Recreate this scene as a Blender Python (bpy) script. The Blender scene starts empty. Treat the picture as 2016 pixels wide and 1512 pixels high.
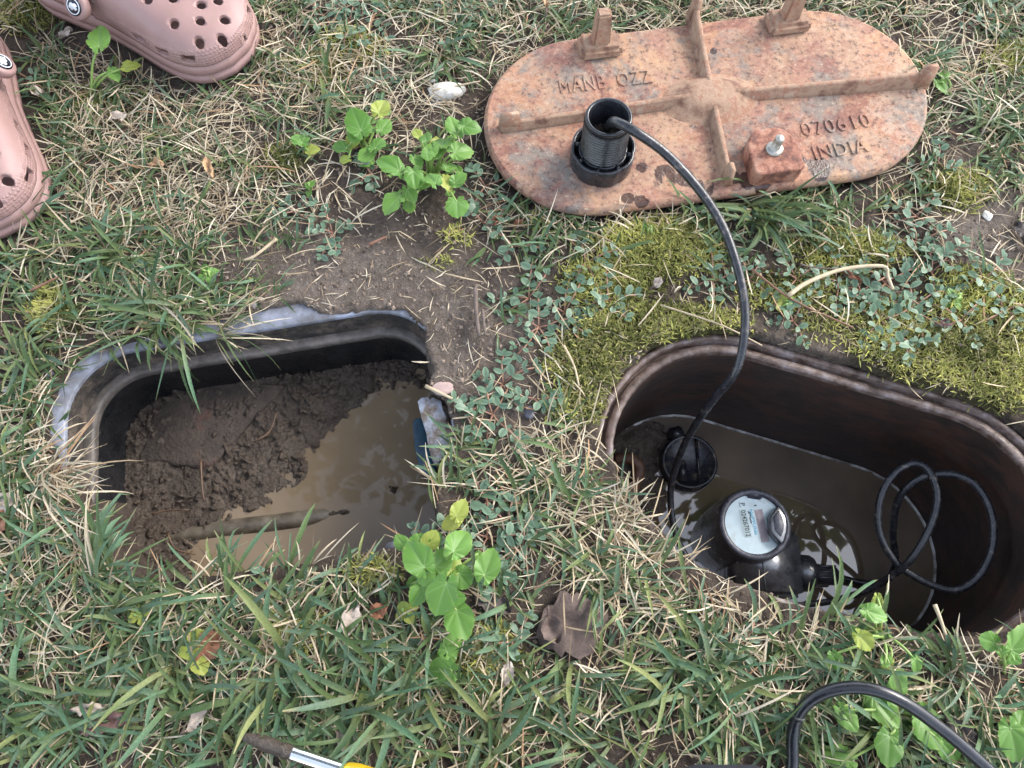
import bpy, bmesh, math, random
import numpy as np
from mathutils import Vector, Matrix
random.seed(7); RNG = np.random.default_rng(11)
R = math.radians
scene = bpy.context.scene
COL = scene.collection

# ------------------------------------------------------------------ camera, sky, sun, exposure
CAM_H, CAM_T, CAM_F = 0.65, R(20), 1500.0          # metres above the ground, tilt from straight down, focal length in photo pixels
cam_d = bpy.data.cameras.new('camera'); cam_o = bpy.data.objects.new('camera', cam_d); COL.objects.link(cam_o)
cam_o.location = (0, 0, CAM_H); cam_o.rotation_euler = (CAM_T, 0, 0)
cam_d.sensor_width = 36; cam_d.lens = 36 * CAM_F / 2016; cam_d.clip_start = 0.02; cam_d.clip_end = 400
scene.camera = cam_o

SUN_EL, SUN_AZ = R(42), R(58)                      # azimuth measured from +Y (top of the picture), clockwise
world = bpy.data.worlds.new('World'); scene.world = world; world.use_nodes = True
wn = world.node_tree; bg = wn.nodes['Background']
sky = wn.nodes.new('ShaderNodeTexSky'); sky.sky_type = 'NISHITA'; sky.sun_disc = False
sky.sun_elevation = SUN_EL; sky.sun_rotation = SUN_AZ; sky.air_density = 1.0; sky.dust_density = 1.5; sky.ozone_density = 1.0
hs = wn.nodes.new('ShaderNodeHueSaturation'); hs.inputs['Saturation'].default_value = 0.55   # thin overcast
wn.links.new(sky.outputs[0], hs.inputs['Color']); wn.links.new(hs.outputs[0], bg.inputs[0])
bg.inputs[1].default_value = 0.15
sun_d = bpy.data.lights.new('sun', 'SUN'); sun_d.energy = 1.5; sun_d.angle = R(25); sun_d.color = (1.0, 0.955, 0.90)
sun_o = bpy.data.objects.new('sun', sun_d); COL.objects.link(sun_o)
sun_o.location = (0, 1, 3)
_sd = Vector((math.sin(SUN_AZ)*math.cos(SUN_EL), math.cos(SUN_AZ)*math.cos(SUN_EL), math.sin(SUN_EL)))
sun_o.rotation_euler = _sd.to_track_quat('Z', 'Y').to_euler()
vs = scene.view_settings; vs.view_transform = 'Standard'; vs.look = 'None'; vs.gamma = 1; vs.exposure = 2.1
try: vs.use_curve_mapping = False
except Exception: pass
scene.cycles.max_bounces = 6; scene.cycles.diffuse_bounces = 3; scene.cycles.glossy_bounces = 3
scene.cycles.transmission_bounces = 3; scene.cycles.transparent_max_bounces = 4

# ------------------------------------------------------------------ measuring helpers
_c, _s = math.cos(CAM_T), math.sin(CAM_T)
def W(px, py, z=0.0):
    """where the photo's pixel lies on the horizontal plane at height z"""
    a = (px - 1008) / CAM_F; b = -(py - 756) / CAM_F
    vy = b*_c + _s; vz = b*_s - _c
    t = (z - CAM_H) / vz
    return Vector((a*t, vy*t, z))
def PXA(x, y, z=0.0):
    Y = y*_c + (z-CAM_H)*_s; D = y*_s - (z-CAM_H)*_c
    return 1008 + CAM_F*x/D, 756 - CAM_F*Y/D

# ------------------------------------------------------------------ mesh helpers
def link(o, parent=None):
    COL.objects.link(o)
    if parent is not None: o.parent = parent
    return o
def mesh(name, v, f, mats=None, smooth=True):
    me = bpy.data.meshes.new(name); me.from_pydata([tuple(p) for p in v], [], f); me.update()
    if smooth: me.polygons.foreach_set('use_smooth', [True]*len(me.polygons))
    for m in (mats if isinstance(mats, (list, tuple)) else [mats]):
        if m is not None: me.materials.append(m)
    return me
def obj(name, v, f, mat, parent=None, smooth=True, loc=None, rot=None):
    o = bpy.data.objects.new(name, mesh(name, v, f, mat, smooth))
    if loc is not None: o.location = loc
    if rot is not None: o.rotation_euler = rot
    return link(o, parent)
def tag(o, label=None, cat=None, group=None, kind=None):
    if label: o['label'] = label
    if cat: o['category'] = cat
    if group: o['group'] = group
    if kind: o['kind'] = kind
    return o
def thing(name, label, cat, loc=(0, 0, 0), rot=(0, 0, 0), group=None):
    o = bpy.data.objects.new(name, None); o.empty_display_size = 0.02; o.location = loc; o.rotation_euler = rot
    link(o); return tag(o, label, cat, group)
def npmesh(name, V, Q, mats, cols=None, smooth=True):
    """numpy verts (N,3), quads (M,4)"""
    me = bpy.data.meshes.new(name); n, m = len(V), len(Q)
    me.vertices.add(n); me.vertices.foreach_set('co', np.ascontiguousarray(V, dtype=np.float32).ravel())
    me.loops.add(m*4); me.loops.foreach_set('vertex_index', np.ascontiguousarray(Q, dtype=np.int32).ravel())
    me.polygons.add(m); me.polygons.foreach_set('loop_start', np.arange(0, m*4, 4, dtype=np.int32))
    me.update(calc_edges=True); me.validate()
    if smooth: me.polygons.foreach_set('use_smooth', np.ones(len(me.polygons), dtype=bool))
    if cols is not None:
        a = me.color_attributes.new('Col', 'FLOAT_COLOR', 'POINT')
        a.data.foreach_set('color', np.ascontiguousarray(np.c_[cols, np.ones(len(cols))], dtype=np.float32).ravel())
    for mt in (mats if isinstance(mats, (list, tuple)) else [mats]): me.materials.append(mt)
    return me
def spline(pts, n=8):
    """Catmull-Rom through points"""
    P = [Vector(p) for p in pts]; out = []
    P = [P[0]*2 - P[1]] + P + [P[-1]*2 - P[-2]]
    for i in range(1, len(P)-2):
        a, b, c, d = P[i-1:i+3]
        for k in range(n):
            t = k/n
            out.append(0.5*((2*b) + (c-a)*t + (2*a-5*b+4*c-d)*t*t + (3*b-a-3*c+d)*t**3))
    out.append(P[-2]); return out
def tube_geo(path, rad, ns=10, cap=True):
    v, f = [], []; n = len(path); up = Vector((0.13, 0.21, 1)).normalized()
    for i, p in enumerate(path):
        t = (path[min(i+1, n-1)] - path[max(i-1, 0)]).normalized()
        if i == 0: u = t.cross(up).normalized()
        else: u = (u - t*u.dot(t)).normalized()
        w = t.cross(u); r = rad[i] if hasattr(rad, '__len__') else rad
        for k in range(ns):
            a = 2*math.pi*k/ns; v.append(p + (u*math.cos(a) + w*math.sin(a))*r)
    for i in range(n-1):
        for k in range(ns):
            k2 = (k+1) % ns; f.append((i*ns+k, i*ns+k2, (i+1)*ns+k2, (i+1)*ns+k))
    if cap: f.append(tuple(range(ns))[::-1]); f.append(tuple((n-1)*ns+k for k in range(ns)))
    return v, f
def lathe_geo(prof, n=32, lobes=None):
    v, f = [], []
    for (r, z) in prof:
        for k in range(n):
            a = 2*math.pi*k/n; rr = r*(lobes(a) if lobes else 1); v.append((rr*math.cos(a), rr*math.sin(a), z))
    for i in range(len(prof)-1):
        for k in range(n):
            k2 = (k+1) % n; f.append((i*n+k, i*n+k2, (i+1)*n+k2, (i+1)*n+k))
    return v, f
def loft_geo(rings, closed=True, cap0=False, cap1=False):
    n = len(rings[0]); v = [p for r in rings for p in r]; f = []
    for i in range(len(rings)-1):
        for k in range(n if closed else n-1):
            k2 = (k+1) % n; f.append((i*n+k, i*n+k2, (i+1)*n+k2, (i+1)*n+k))
    if cap0: f.append(tuple(range(n))[::-1])
    if cap1: f.append(tuple((len(rings)-1)*n+k for k in range(n)))
    return v, f
def prism_geo(out, z0, z1, bev=0.0):
    """closed outline to a slab with a bevelled top edge"""
    c = Vector((sum(p[0] for p in out)/len(out), sum(p[1] for p in out)/len(out)))
    def ring(z, d):
        r = []
        for p in out:
            q = Vector((p[0], p[1])); e = (c-q); L = e.length or 1
            q = q + e/L*d; r.append((q.x, q.y, z))
        return r
    rings = [ring(z0, 0), ring(z1-bev, 0)]
    if bev > 0: rings += [ring(z1-bev*0.3, bev*0.3), ring(z1, bev)]
    return loft_geo(rings, True, True, True)
def box_geo(sx, sy, sz, bev=0.002):
    bm = bmesh.new(); bmesh.ops.create_cube(bm, size=1)
    for v in bm.verts: v.co = Vector((v.co.x*sx, v.co.y*sy, v.co.z*sz))
    if bev: bmesh.ops.bevel(bm, geom=bm.edges[:], offset=bev, segments=2, affect='EDGES')
    bm.verts.index_update(); v = [x.co.copy() for x in bm.verts]; f = [[x.index for x in q.verts] for q in bm.faces]; bm.free(); return v, f
def xf(v, m): return [m @ Vector(p) for p in v]
def merge(*gs):
    V, F = [], []
    for v, f in gs:
        o = len(V); V += list(v); F += [tuple(i+o for i in q) for q in f]
    return V, F
def stadium(L, Wd, off=0.0, n=20):
    r = Wd/2 + off; h = (L - Wd)/2; out = []
    for k in range(n+1): a = -math.pi/2 + math.pi*k/n; out.append((h + r*math.cos(a), r*math.sin(a)))
    for i in range(1, 12): out.append((h - 2*h*i/12, r))
    for k in range(n+1): a = math.pi/2 + math.pi*k/n; out.append((-h + r*math.cos(a), r*math.sin(a)))
    for i in range(1, 12): out.append((-h + 2*h*i/12, -r))
    return out
def rrect(x0, x1, y0, y1, rad, off=0.0, n=10, m=10):
    r = rad + off; out = []; cs = [(x1-rad, y0+rad, -90), (x1-rad, y1-rad, 0), (x0+rad, y1-rad, 90), (x0+rad, y0+rad, 180)]
    for i, (cx, cy, a0) in enumerate(cs):
        arc = [(cx + r*math.cos(R(a0+90*k/n)), cy + r*math.sin(R(a0+90*k/n))) for k in range(n+1)]
        out += arc
        nx, ny, na = cs[(i+1) % 4]; q = (nx + r*math.cos(R(na)), ny + r*math.sin(R(na))); p = arc[-1]
        for k in range(1, m): out.append((p[0]+(q[0]-p[0])*k/m, p[1]+(q[1]-p[1])*k/m))
    return out
def text_geo(s, size, depth, spacing=1.0, bold=0.0):
    cu = bpy.data.curves.new('t', 'FONT'); cu.body = s; cu.size = size; cu.extrude = depth; cu.align_x = 'CENTER'; cu.align_y = 'CENTER'
    cu.space_character = spacing; cu.resolution_u = 3; cu.offset = bold
    o = bpy.data.objects.new('t', cu); COL.objects.link(o); dg = bpy.context.evaluated_depsgraph_get()
    me = o.evaluated_get(dg).to_mesh(); v = [x.co.copy() for x in me.vertices]; f = [tuple(p.vertices) for p in me.polygons]
    bpy.data.objects.remove(o); bpy.data.curves.remove(cu); return v, f

# numpy value noise
_perm = RNG.random((256, 256))
def vnoise(x, y, scale):
    x = np.asarray(x, float)*scale + 137.3; y = np.asarray(y, float)*scale + 71.9
    xi = np.floor(x).astype(int); yi = np.floor(y).astype(int); fx = x-xi; fy = y-yi
    fx = fx*fx*(3-2*fx); fy = fy*fy*(3-2*fy)
    g = lambda a, b: _perm[a % 256, b % 256]
    return (g(xi, yi)*(1-fx)+g(xi+1, yi)*fx)*(1-fy) + (g(xi, yi+1)*(1-fx)+g(xi+1, yi+1)*fx)*fy
def fbm(x, y, s, o=4, g=0.5):
    r = 0; a = 1; t = 0
    for i in range(o): r = r + a*vnoise(np.asarray(x)+i*3.1, np.asarray(y)-i*1.7, s*2**i); t += a; a *= g
    return r/t
def sstep(a, b, x): t = np.clip((x-a)/(b-a), 0, 1); return t*t*(3-2*t)
def poly_sd(x, y, poly):
    """signed distance, negative inside"""
    d = np.full(np.shape(x), 1e9); ins = np.zeros(np.shape(x), bool); n = len(poly)
    for i in range(n):
        ax, ay = poly[i]; bx, by = poly[(i+1) % n]; ex, ey = bx-ax, by-ay
        t = np.clip(((x-ax)*ex + (y-ay)*ey)/(ex*ex+ey*ey+1e-12), 0, 1)
        d = np.minimum(d, np.hypot(x-ax-t*ex, y-ay-t*ey))
        c = ((ay > y) != (by > y)) & (x < (bx-ax)*(y-ay)/(by-ay+1e-12) + ax); ins ^= c
    return np.where(ins, -d, d)

# ------------------------------------------------------------------ material helpers
def new_mat(name):
    m = bpy.data.materials.new(name); m.use_nodes = True; nt = m.node_tree
    return m, nt, nt.nodes['Principled BSDF']
def N(nt, t, **kw):
    n = nt.nodes.new(t)
    for k, v in kw.items():
        if hasattr(n, k) and k not in n.inputs: setattr(n, k, v)
        else: n.inputs[k].default_value = v
    return n
def coord(nt, kind='Object'):
    return nt.nodes.new('ShaderNodeTexCoord').outputs[kind]
def noise(nt, co, scale, detail=4, rough=0.6, dist=0.0):
    n = N(nt, 'ShaderNodeTexNoise'); n.inputs['Scale'].default_value = scale; n.inputs['Detail'].default_value = detail
    n.inputs['Roughness'].default_value = rough; n.inputs['Distortion'].default_value = dist
    nt.links.new(co, n.inputs['Vector']); return n.outputs['Fac']
def ramp(nt, fac, stops):
    r = nt.nodes.new('ShaderNodeValToRGB'); e = r.color_ramp.elements
    while len(e) < len(stops): e.new(0.5)
    for el, (p, c) in zip(e, stops):
        el.position = p; el.color = (*c, 1) if hasattr(c, '__len__') else (c, c, c, 1)
    nt.links.new(fac, r.inputs[0]); return r.outputs[0]
def mixc(nt, fac, a, b, mode='MIX'):
    m = nt.nodes.new('ShaderNodeMix'); m.data_type = 'RGBA'; m.blend_type = mode
    for s, v in ((m.inputs[0], fac), (m.inputs[6], a), (m.inputs[7], b)):
        if isinstance(v, bpy.types.NodeSocket): nt.links.new(v, s)
        elif hasattr(v, '__len__'): s.default_value = (*v, 1)
        else: s.default_value = v
    return m.outputs[2]
def bump(nt, h, strength, dist, prev=None):
    b = nt.nodes.new('ShaderNodeBump'); b.inputs['Strength'].default_value = strength; b.inputs['Distance'].default_value = dist
    nt.links.new(h, b.inputs['Height'])
    if prev is not None: nt.links.new(prev, b.inputs['Normal'])
    return b.outputs[0]
def simple(name, stops, scale=40, rough=0.6, bmp=(200, 0.4, 0.001), metal=0.0, spec=0.5, rough_var=0.0, detail=5, coat=0):
    m, nt, b = new_mat(name); co = coord(nt)
    f = noise(nt, co, scale, detail, 0.65); nt.links.new(ramp(nt, f, stops), b.inputs['Base Color'])
    b.inputs['Roughness'].default_value = rough; b.inputs['Metallic'].default_value = metal; b.inputs['Specular IOR Level'].default_value = spec
    b.inputs['Coat Weight'].default_value = coat
    if rough_var:
        nt.links.new(ramp(nt, noise(nt, co, scale*2.3, 4), [(0.3, max(rough-rough_var, 0.03)), (0.7, min(rough+rough_var, 1))]), b.inputs['Roughness'])
    if bmp: nt.links.new(bump(nt, noise(nt, co, bmp[0], 5, 0.7), bmp[1], bmp[2]), b.inputs['Normal'])
    return m
def attr_mat(name, rough=0.55, transl=0.25, scale=600, var=0.25, spec=0.3):
    """colour from the Col attribute, a little grain, light coming through thin leaves"""
    m, nt, b = new_mat(name)
    a = N(nt, 'ShaderNodeAttribute', attribute_name='Col').outputs['Color']
    f = noise(nt, coord(nt), scale, 3); g = ramp(nt, f, [(0.25, 1-var), (0.75, 1+var)])
    c = mixc(nt, 1.0, a, g, 'MULTIPLY'); nt.links.new(c, b.inputs['Base Color'])
    b.inputs['Roughness'].default_value = rough; b.inputs['Specular IOR Level'].default_value = spec
    if transl:
        t = nt.nodes.new('ShaderNodeBsdfTranslucent'); nt.links.new(c, t.inputs[0])
        mx = nt.nodes.new('ShaderNodeMixShader'); mx.inputs[0].default_value = transl
        nt.links.new(b.outputs[0], mx.inputs[1]); nt.links.new(t.outputs[0], mx.inputs[2])
        nt.links.new(mx.outputs[0], nt.nodes['Material Output'].inputs[0])
    return m

# soil: dry tan crumbs over darker damp earth, olive where moss grows (attribute written on the ground mesh)
def soil_mat(name, dark, mid, light, moss=False, rough=0.95, wet=False):
    m, nt, b = new_mat(name); co = coord(nt)
    f1 = noise(nt, co, 16, 6, 0.7); f2 = noise(nt, co, 180, 4, 0.7)
    c = mixc(nt, 0.5, ramp(nt, f1, [(0.3, dark), (0.5, mid), (0.72, light)]), ramp(nt, f2, [(0.3, dark), (0.55, mid), (0.7, light)]))
    v = N(nt, 'ShaderNodeTexVoronoi'); v.inputs['Scale'].default_value = 420; nt.links.new(co, v.inputs['Vector'])
    grit = ramp(nt, v.outputs['Distance'], [(0.08, 1.5), (0.25, 1.0)])
    c = mixc(nt, 1.0, c, grit, 'MULTIPLY')
    if moss:
        a = N(nt, 'ShaderNodeAttribute', attribute_name='Col').outputs['Color']
        sp = nt.nodes.new('ShaderNodeSeparateColor'); nt.links.new(a, sp.inputs[0])
        mg = ramp(nt, noise(nt, co, 260, 4), [(0.3, (0.05, 0.052, 0.016)), (0.7, (0.16, 0.16, 0.05))])
        c = mixc(nt, sp.outputs[0], c, mg)
        c = mixc(nt, sp.outputs[1], c, mixc(nt, 1.0, c, (0.38, 0.34, 0.32), 'MULTIPLY'))      # damp dark earth
    nt.links.new(c, b.inputs['Base Color']); b.inputs['Roughness'].default_value = rough
    h = bump(nt, noise(nt, co, 90, 6, 0.75), 0.7, 0.006); h = bump(nt, f2, 0.6, 0.002, h)
    nt.links.new(h, b.inputs['Normal'])
    if wet: nt.links.new(ramp(nt, noise(nt, co, 45, 4), [(0.42, 0.12), (0.60, rough)]), b.inputs['Roughness'])
    else: b.inputs['Specular IOR Level'].default_value = 0.2
    return m
M = {}
M['soil'] = soil_mat('soil', (0.055, 0.042, 0.033), (0.135, 0.108, 0.088), (0.25, 0.21, 0.18), moss=True)
M['mud'] = soil_mat('wet_mud', (0.027, 0.019, 0.013), (0.066, 0.048, 0.035), (0.125, 0.095, 0.070), rough=0.5, wet=True)
M['mud_dark'] = soil_mat('dark_wet_mud', (0.03, 0.022, 0.016), (0.07, 0.052, 0.038), (0.12, 0.095, 0.075), rough=0.45, wet=True)
M['blade'] = attr_mat('grass_blade', 0.5, 0.25); M['straw'] = attr_mat('dry_grass', 0.75, 0.15); M['moss'] = attr_mat('moss_fronds', 0.8, 0.2)
M['bits'] = attr_mat('soil_crumbs', 0.95, 0.0, 500, 0.3, 0.15)
M['tuft'] = M['blade']

# ------------------------------------------------------------------ ground
def PW(pts, z=0.0): return [tuple(W(px, py, z)[:2]) for px, py in pts]
PIT_L = PW([(108, 850), (112, 800), (130, 755), (165, 716), (205, 694), (290, 674), (375, 652), (420, 640), (500, 622), (590, 604), (610, 614), (632, 634), (700, 621), (760, 612), (798, 619),
            (828, 645), (838, 690), (845, 740), (842, 775), (872, 790), (888, 830), (884, 880), (858, 940), (850, 1000), (862, 1050), (800, 1072), (700, 1088), (600, 1102),
            (520, 1112), (420, 1128), (330, 1138), (255, 1140), (215, 1120), (190, 1080), (168, 1030), (150, 980), (132, 925), (118, 885)])
BX_A = R(-18); BX_L, BX_W = 0.382, 0.20; BX_C = Vector((0.951*0.219 + 0.309*0.22, -0.309*0.219 + 0.951*0.22))
def boxR(p): c, s = math.cos(BX_A), math.sin(BX_A); return (BX_C.x + c*p[0]-s*p[1], BX_C.y + s*p[0]+c*p[1])
_front = [(1192, 872), (1205, 895), (1228, 940), (1255, 985), (1290, 1030), (1340, 1085), (1400, 1118), (1480, 1155), (1540, 1175), (1600, 1190), (1680, 1208), (1750, 1222), (1820, 1236), (1900, 1248), (1960, 1250), (2016, 1238), (2060, 1220)]
_back = [boxR(((BX_L-BX_W)/2*(1 if a < 90 else -1) + (BX_W/2+.0165)*math.cos(R(a)), (BX_W/2+.0165)*math.sin(R(a)))) for a in list(range(-50, 91, 10)) + list(range(91, 186, 10))]
PIT_R = _back + PW(_front)
LID_C = Vector((0.198, 0.530)); LID_A = R(9); LID_L, LID_W = 0.455, 0.212
MOSS = [(1290, 500, 110, 55, 1), (1200, 560, 90, 60, .8), (1210, 640, 70, 60, 1), (1320, 650, 130, 40, .9), (1150, 720, 70, 60, .9), (1140, 800, 70, 40, .7), (1660, 500, 110, 40, .8), (1560, 580, 110, 40, .6),
        (1900, 600, 70, 60, .9), (1720, 640, 130, 50, .6), (1870, 700, 150, 60, 1), (1960, 750, 80, 60, 1), (1760, 680, 90, 40, 1), (1880, 380, 60, 40, .8), (1990, 640, 40, 60, .8), (115, 630, 45, 30, 1),
        (600, 1240, 70, 40, .8), (330, 1330, 60, 45, .6), (960, 1290, 60, 60, .8), (740, 1130, 50, 30, .9), (620, 150, 60, 40, .5), (700, 100, 70, 35, .5), (110, 590, 35, 20, .7), (1980, 130, 50, 30, .8),
        (220, 200, 60, 50, .4), (560, 320, 40, 30, .7), (60, 30, 70, 40, .6), (900, 470, 30, 20, .5), (1060, 440, 30, 20, .4), (860, 520, 40, 20, .35)]
DAMP = [(960, 200, 60, 120, .9), (880, 470, 120, 50, .5), (1190, 700, 60, 50, .6), (1870, 260, 60, 60, .8), (250, 1150, 120, 40, .9), (1000, 1200, 70, 60, .7), (640, 400, 80, 60, .7), (700, 330, 150, 80, .6), (1420, 1310, 100, 50, .6),
        (1560, 1420, 200, 90, .5), (120, 740, 60, 30, .7), (800, 440, 140, 50, .6)]
LIGHT_SOIL = [(690, 555, 240, 90, 1), (880, 690, 60, 150, 1), (1950, 470, 90, 80, 1), (1890, 290, 60, 60, .6), (1000, 700, 90, 160, .8), (1170, 740, 60, 90, .7), (1600, 660, 90, 40, .9), (400, 520, 100, 60, .5), (1990, 60, 60, 60, .6)]
def blobs(px, py, L):
    r = np.zeros(np.shape(px))
    for cx, cy, rx, ry, w in L: r = np.maximum(r, w*np.exp(-(((px-cx)/rx)**2+((py-cy)/ry)**2)**1.5*0.7))
    return r
def lid_sd(x, y):
    c, s = math.cos(-LID_A), math.sin(-LID_A); X = (x-LID_C.x)*c-(y-LID_C.y)*s; Y = (x-LID_C.x)*s+(y-LID_C.y)*c
    h = (LID_L-LID_W)/2; return np.hypot(np.maximum(np.abs(X)-h, 0), Y) - LID_W/2
def base_h(x, y):
    h = 0.012*(fbm(x, y, 5, 3)-0.5) + 0.008*(fbm(x+5, y, 38, 3)-0.5) + 0.0045*(fbm(x, y+9, 150, 2)-0.5)
    near = np.minimum(np.abs(poly_sd(x, y, PIT_L)), np.abs(poly_sd(x, y, PIT_R)))
    return h*(0.45+0.55*sstep(0.0, 0.08, near)) + 0.003
def ground_h(x, y, full=False):
    x = np.asarray(x, float); y = np.asarray(y, float)
    inn = (np.abs(x) < 1.2) & (y > -0.7) & (y < 1.4)
    h = np.zeros_like(x); dl = np.full_like(x, 1.0); dr = np.full_like(x, 1.0); ms = np.zeros_like(x); dm = np.zeros_like(x)
    xi, yi = x[inn], y[inn]
    px, py = PXA(xi, yi); jit = 0.007*(fbm(xi, yi, 60, 3)-0.5)
    dl[inn] = poly_sd(xi, yi, PIT_L) + jit*np.where(px < 620, .45, 1.3); dr[inn] = poly_sd(xi, yi, PIT_R) + jit*1.2
    px, py = PXA(xi, yi)
    g = np.clip(blobs(px, py, MOSS)*1.3 - 0.25*fbm(xi, yi, 40, 3), 0, 1); ms[inn] = g
    dm[inn] = np.maximum(blobs(px, py, DAMP), .75*(1-blobs(px, py, LIGHT_SOIL)))
    hb = base_h(xi, yi) + 0.007*g*(0.5+fbm(xi, yi, 70, 3))
    hb -= 0.010*sstep(0.004, -0.02, lid_sd(xi, yi))                     # the lid lies flat
    sd = np.minimum(dl[inn], dr[inn])
    rim = 0.004*np.exp(-(np.maximum(sd, 0)/0.02)**2)
    h[inn] = hb + rim*fbm(xi, yi, 25, 2) - 0.42*sstep(0.003, -0.016, sd)
    h[~inn] = 0.06*(fbm(x[~inn], y[~inn], 0.5, 3)-0.5)
    return (h, np.minimum(dl, dr), ms, dm) if full else h
def axis(a, b, st, far):
    fine = list(np.arange(a, b, st)); lo, hi, d = [], [], st
    p = a
    while p > -far: d *= 1.28; p -= d; lo.append(p)
    d = st; p = fine[-1]
    while p < far: d *= 1.28; p += d; hi.append(p)
    return np.array(lo[::-1] + fine + hi)
gx = axis(-0.72, 0.72, 0.0032, 60); gy = axis(-0.26, 0.84, 0.0032, 60)
GX, GY = np.meshgrid(gx, gy)
GZ, GSD, GM, GDM = ground_h(GX.ravel(), GY.ravel(), True)
GV = np.c_[GX.ravel(), GY.ravel(), GZ]
nx, ny = len(gx), len(gy); ii = (np.arange(ny-1)[:, None]*nx + np.arange(nx-1)[None, :]).ravel()
ground = link(bpy.data.objects.new('ground', npmesh('ground', GV, np.c_[ii, ii+1, ii+nx+1, ii+nx], M['soil'], np.c_[GM, GDM, GM*0])))
tag(ground, 'brown bare soil ground with two open pits', kind='structure')
def gh(x, y):
    """height of the ground mesh, bilinear"""
    x = np.asarray(x, float); y = np.asarray(y, float)
    i = np.clip(np.searchsorted(gx, x)-1, 0, nx-2); j = np.clip(np.searchsorted(gy, y)-1, 0, ny-2)
    u = (x-gx[i])/(gx[i+1]-gx[i]); v = (y-gy[j])/(gy[j+1]-gy[j]); Z = GZ.reshape(ny, nx)
    return (Z[j, i]*(1-u)+Z[j, i+1]*u)*(1-v)+(Z[j+1, i]*(1-u)+Z[j+1, i+1]*u)*v
def g1(p): return float(gh(np.array([p[0]]), np.array([p[1]]))[0])

# ------------------------------------------------------------------ left meter box (black plastic, rectangular)
LB_A = math.atan2(.176, .984); _la, _ln = Vector((math.cos(LB_A), math.sin(LB_A))), Vector((-math.sin(LB_A), math.cos(LB_A)))
def LBw(p): q = _la*p[0] + _ln*p[1]; return (q.x, q.y)
LBX = (-0.346, -0.028, 0.10, 0.316); LBR = 0.05
def lb_ring(off, z, rad=LBR): return [(*LBw(p), z - (0.03*float(np.clip((.19-p[1])/.08, 0, 1)) if z > -.02 else 0)) for p in rrect(*LBX, rad, off)]
M['plastic_grey'] = simple('weathered_grey_plastic', [(0.3, (0.09, 0.08, 0.075)), (0.48, (0.15, 0.155, 0.175)), (0.66, (0.27, 0.29, 0.36))], 34, 0.42, (160, 0.5, 0.001), rough_var=0.2)
M['plastic_mud'] = simple('mud_caked_black_plastic', [(0.32, (0.012, 0.012, 0.013)), (0.5, (0.05, 0.04, 0.032)), (0.68, (0.14, 0.105, 0.08))], 55, 0.7, (120, 0.9, 0.004), rough_var=0.2)
M['plastic_ledge'] = simple('dusty_black_plastic', [(0.3, (0.04, 0.036, 0.034)), (0.5, (0.10, 0.085, 0.072)), (0.7, (0.17, 0.145, 0.13))], 70, 0.55, (150, 0.5, 0.001))
M['black_wall'] = simple('wet_black_plastic', [(0.35, (0.006, 0.007, 0.009)), (0.7, (0.022, 0.021, 0.022))], 30, 0.3, (60, 0.2, 0.002), rough_var=0.15)
M['teal'] = simple('dark_teal_plastic', [(0.35, (0.004, 0.022, 0.045)), (0.6, (0.008, 0.05, 0.085)), (0.8, (0.05, 0.045, 0.04))], 90, 0.35, (200, 0.3, 0.001))
lbx = thing('meter_box', 'rectangular black plastic meter box sunk in the ground, full of mud', 'meter box')
obj('flange', *loft_geo([lb_ring(0.040, -0.05), lb_ring(0.039, 0.000), lb_ring(0.038, 0.0015), lb_ring(0.0115, 0.0015), lb_ring(0.0102, 0.000), lb_ring(0.0102, -0.004)]), M['plastic_grey'], lbx)
obj('riser', *loft_geo([lb_ring(0.0100, -0.003), lb_ring(0.0098, -0.012), lb_ring(0.0096, -0.024), lb_ring(0.0093, -0.0315)]), M['plastic_mud'], lbx)
obj('ledge', *loft_geo([lb_ring(0.0096, -0.030), lb_ring(0.003, -0.029), lb_ring(0.001, -0.030), lb_ring(0.0, -0.033), lb_ring(0.0005, -0.038)]), M['plastic_ledge'], lbx)
obj('wall', *loft_geo([lb_ring(0.001, -0.037), lb_ring(0.002, -0.10), lb_ring(0.006, -0.32)]), M['black_wall'], lbx)
# torn lining plate at the right side, with the grey lip above it
def plate(name, pts, z, th, mat, parent, rz=0.0, dz=0.0):
    out = [tuple(W(x, y, z)[:2]) for x, y in pts]; v, f = prism_geo(out, z-th, z, 0.001)
    return obj(name, v, f, mat, parent)
M['lip'] = simple('muddy_grey_plastic', [(0.36, (0.07, 0.05, 0.04)), (0.46, (0.13, 0.105, 0.09)), (0.54, (0.20, 0.21, 0.24)), (0.68, (0.30, 0.32, 0.39))], 60, 0.5, (120, 0.8, 0.003))
lp = plate('lip_plate', [(822, 790), (829, 783), (842, 781), (845, 786), (851, 782), (868, 788), (872, 806), (880, 822), (878, 846), (886, 868), (880, 893), (868, 906), (858, 915), (850, 904), (843, 880), (838, 850), (829, 822)], -0.004, 0.010, M['lip'], lbx)
lp2 = plate('torn_lining', [(812, 832), (818, 823), (832, 822), (850, 880), (860, 935), (846, 940), (826, 925), (816, 880)], -0.050, 0.03, M['teal'], lbx)
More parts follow.
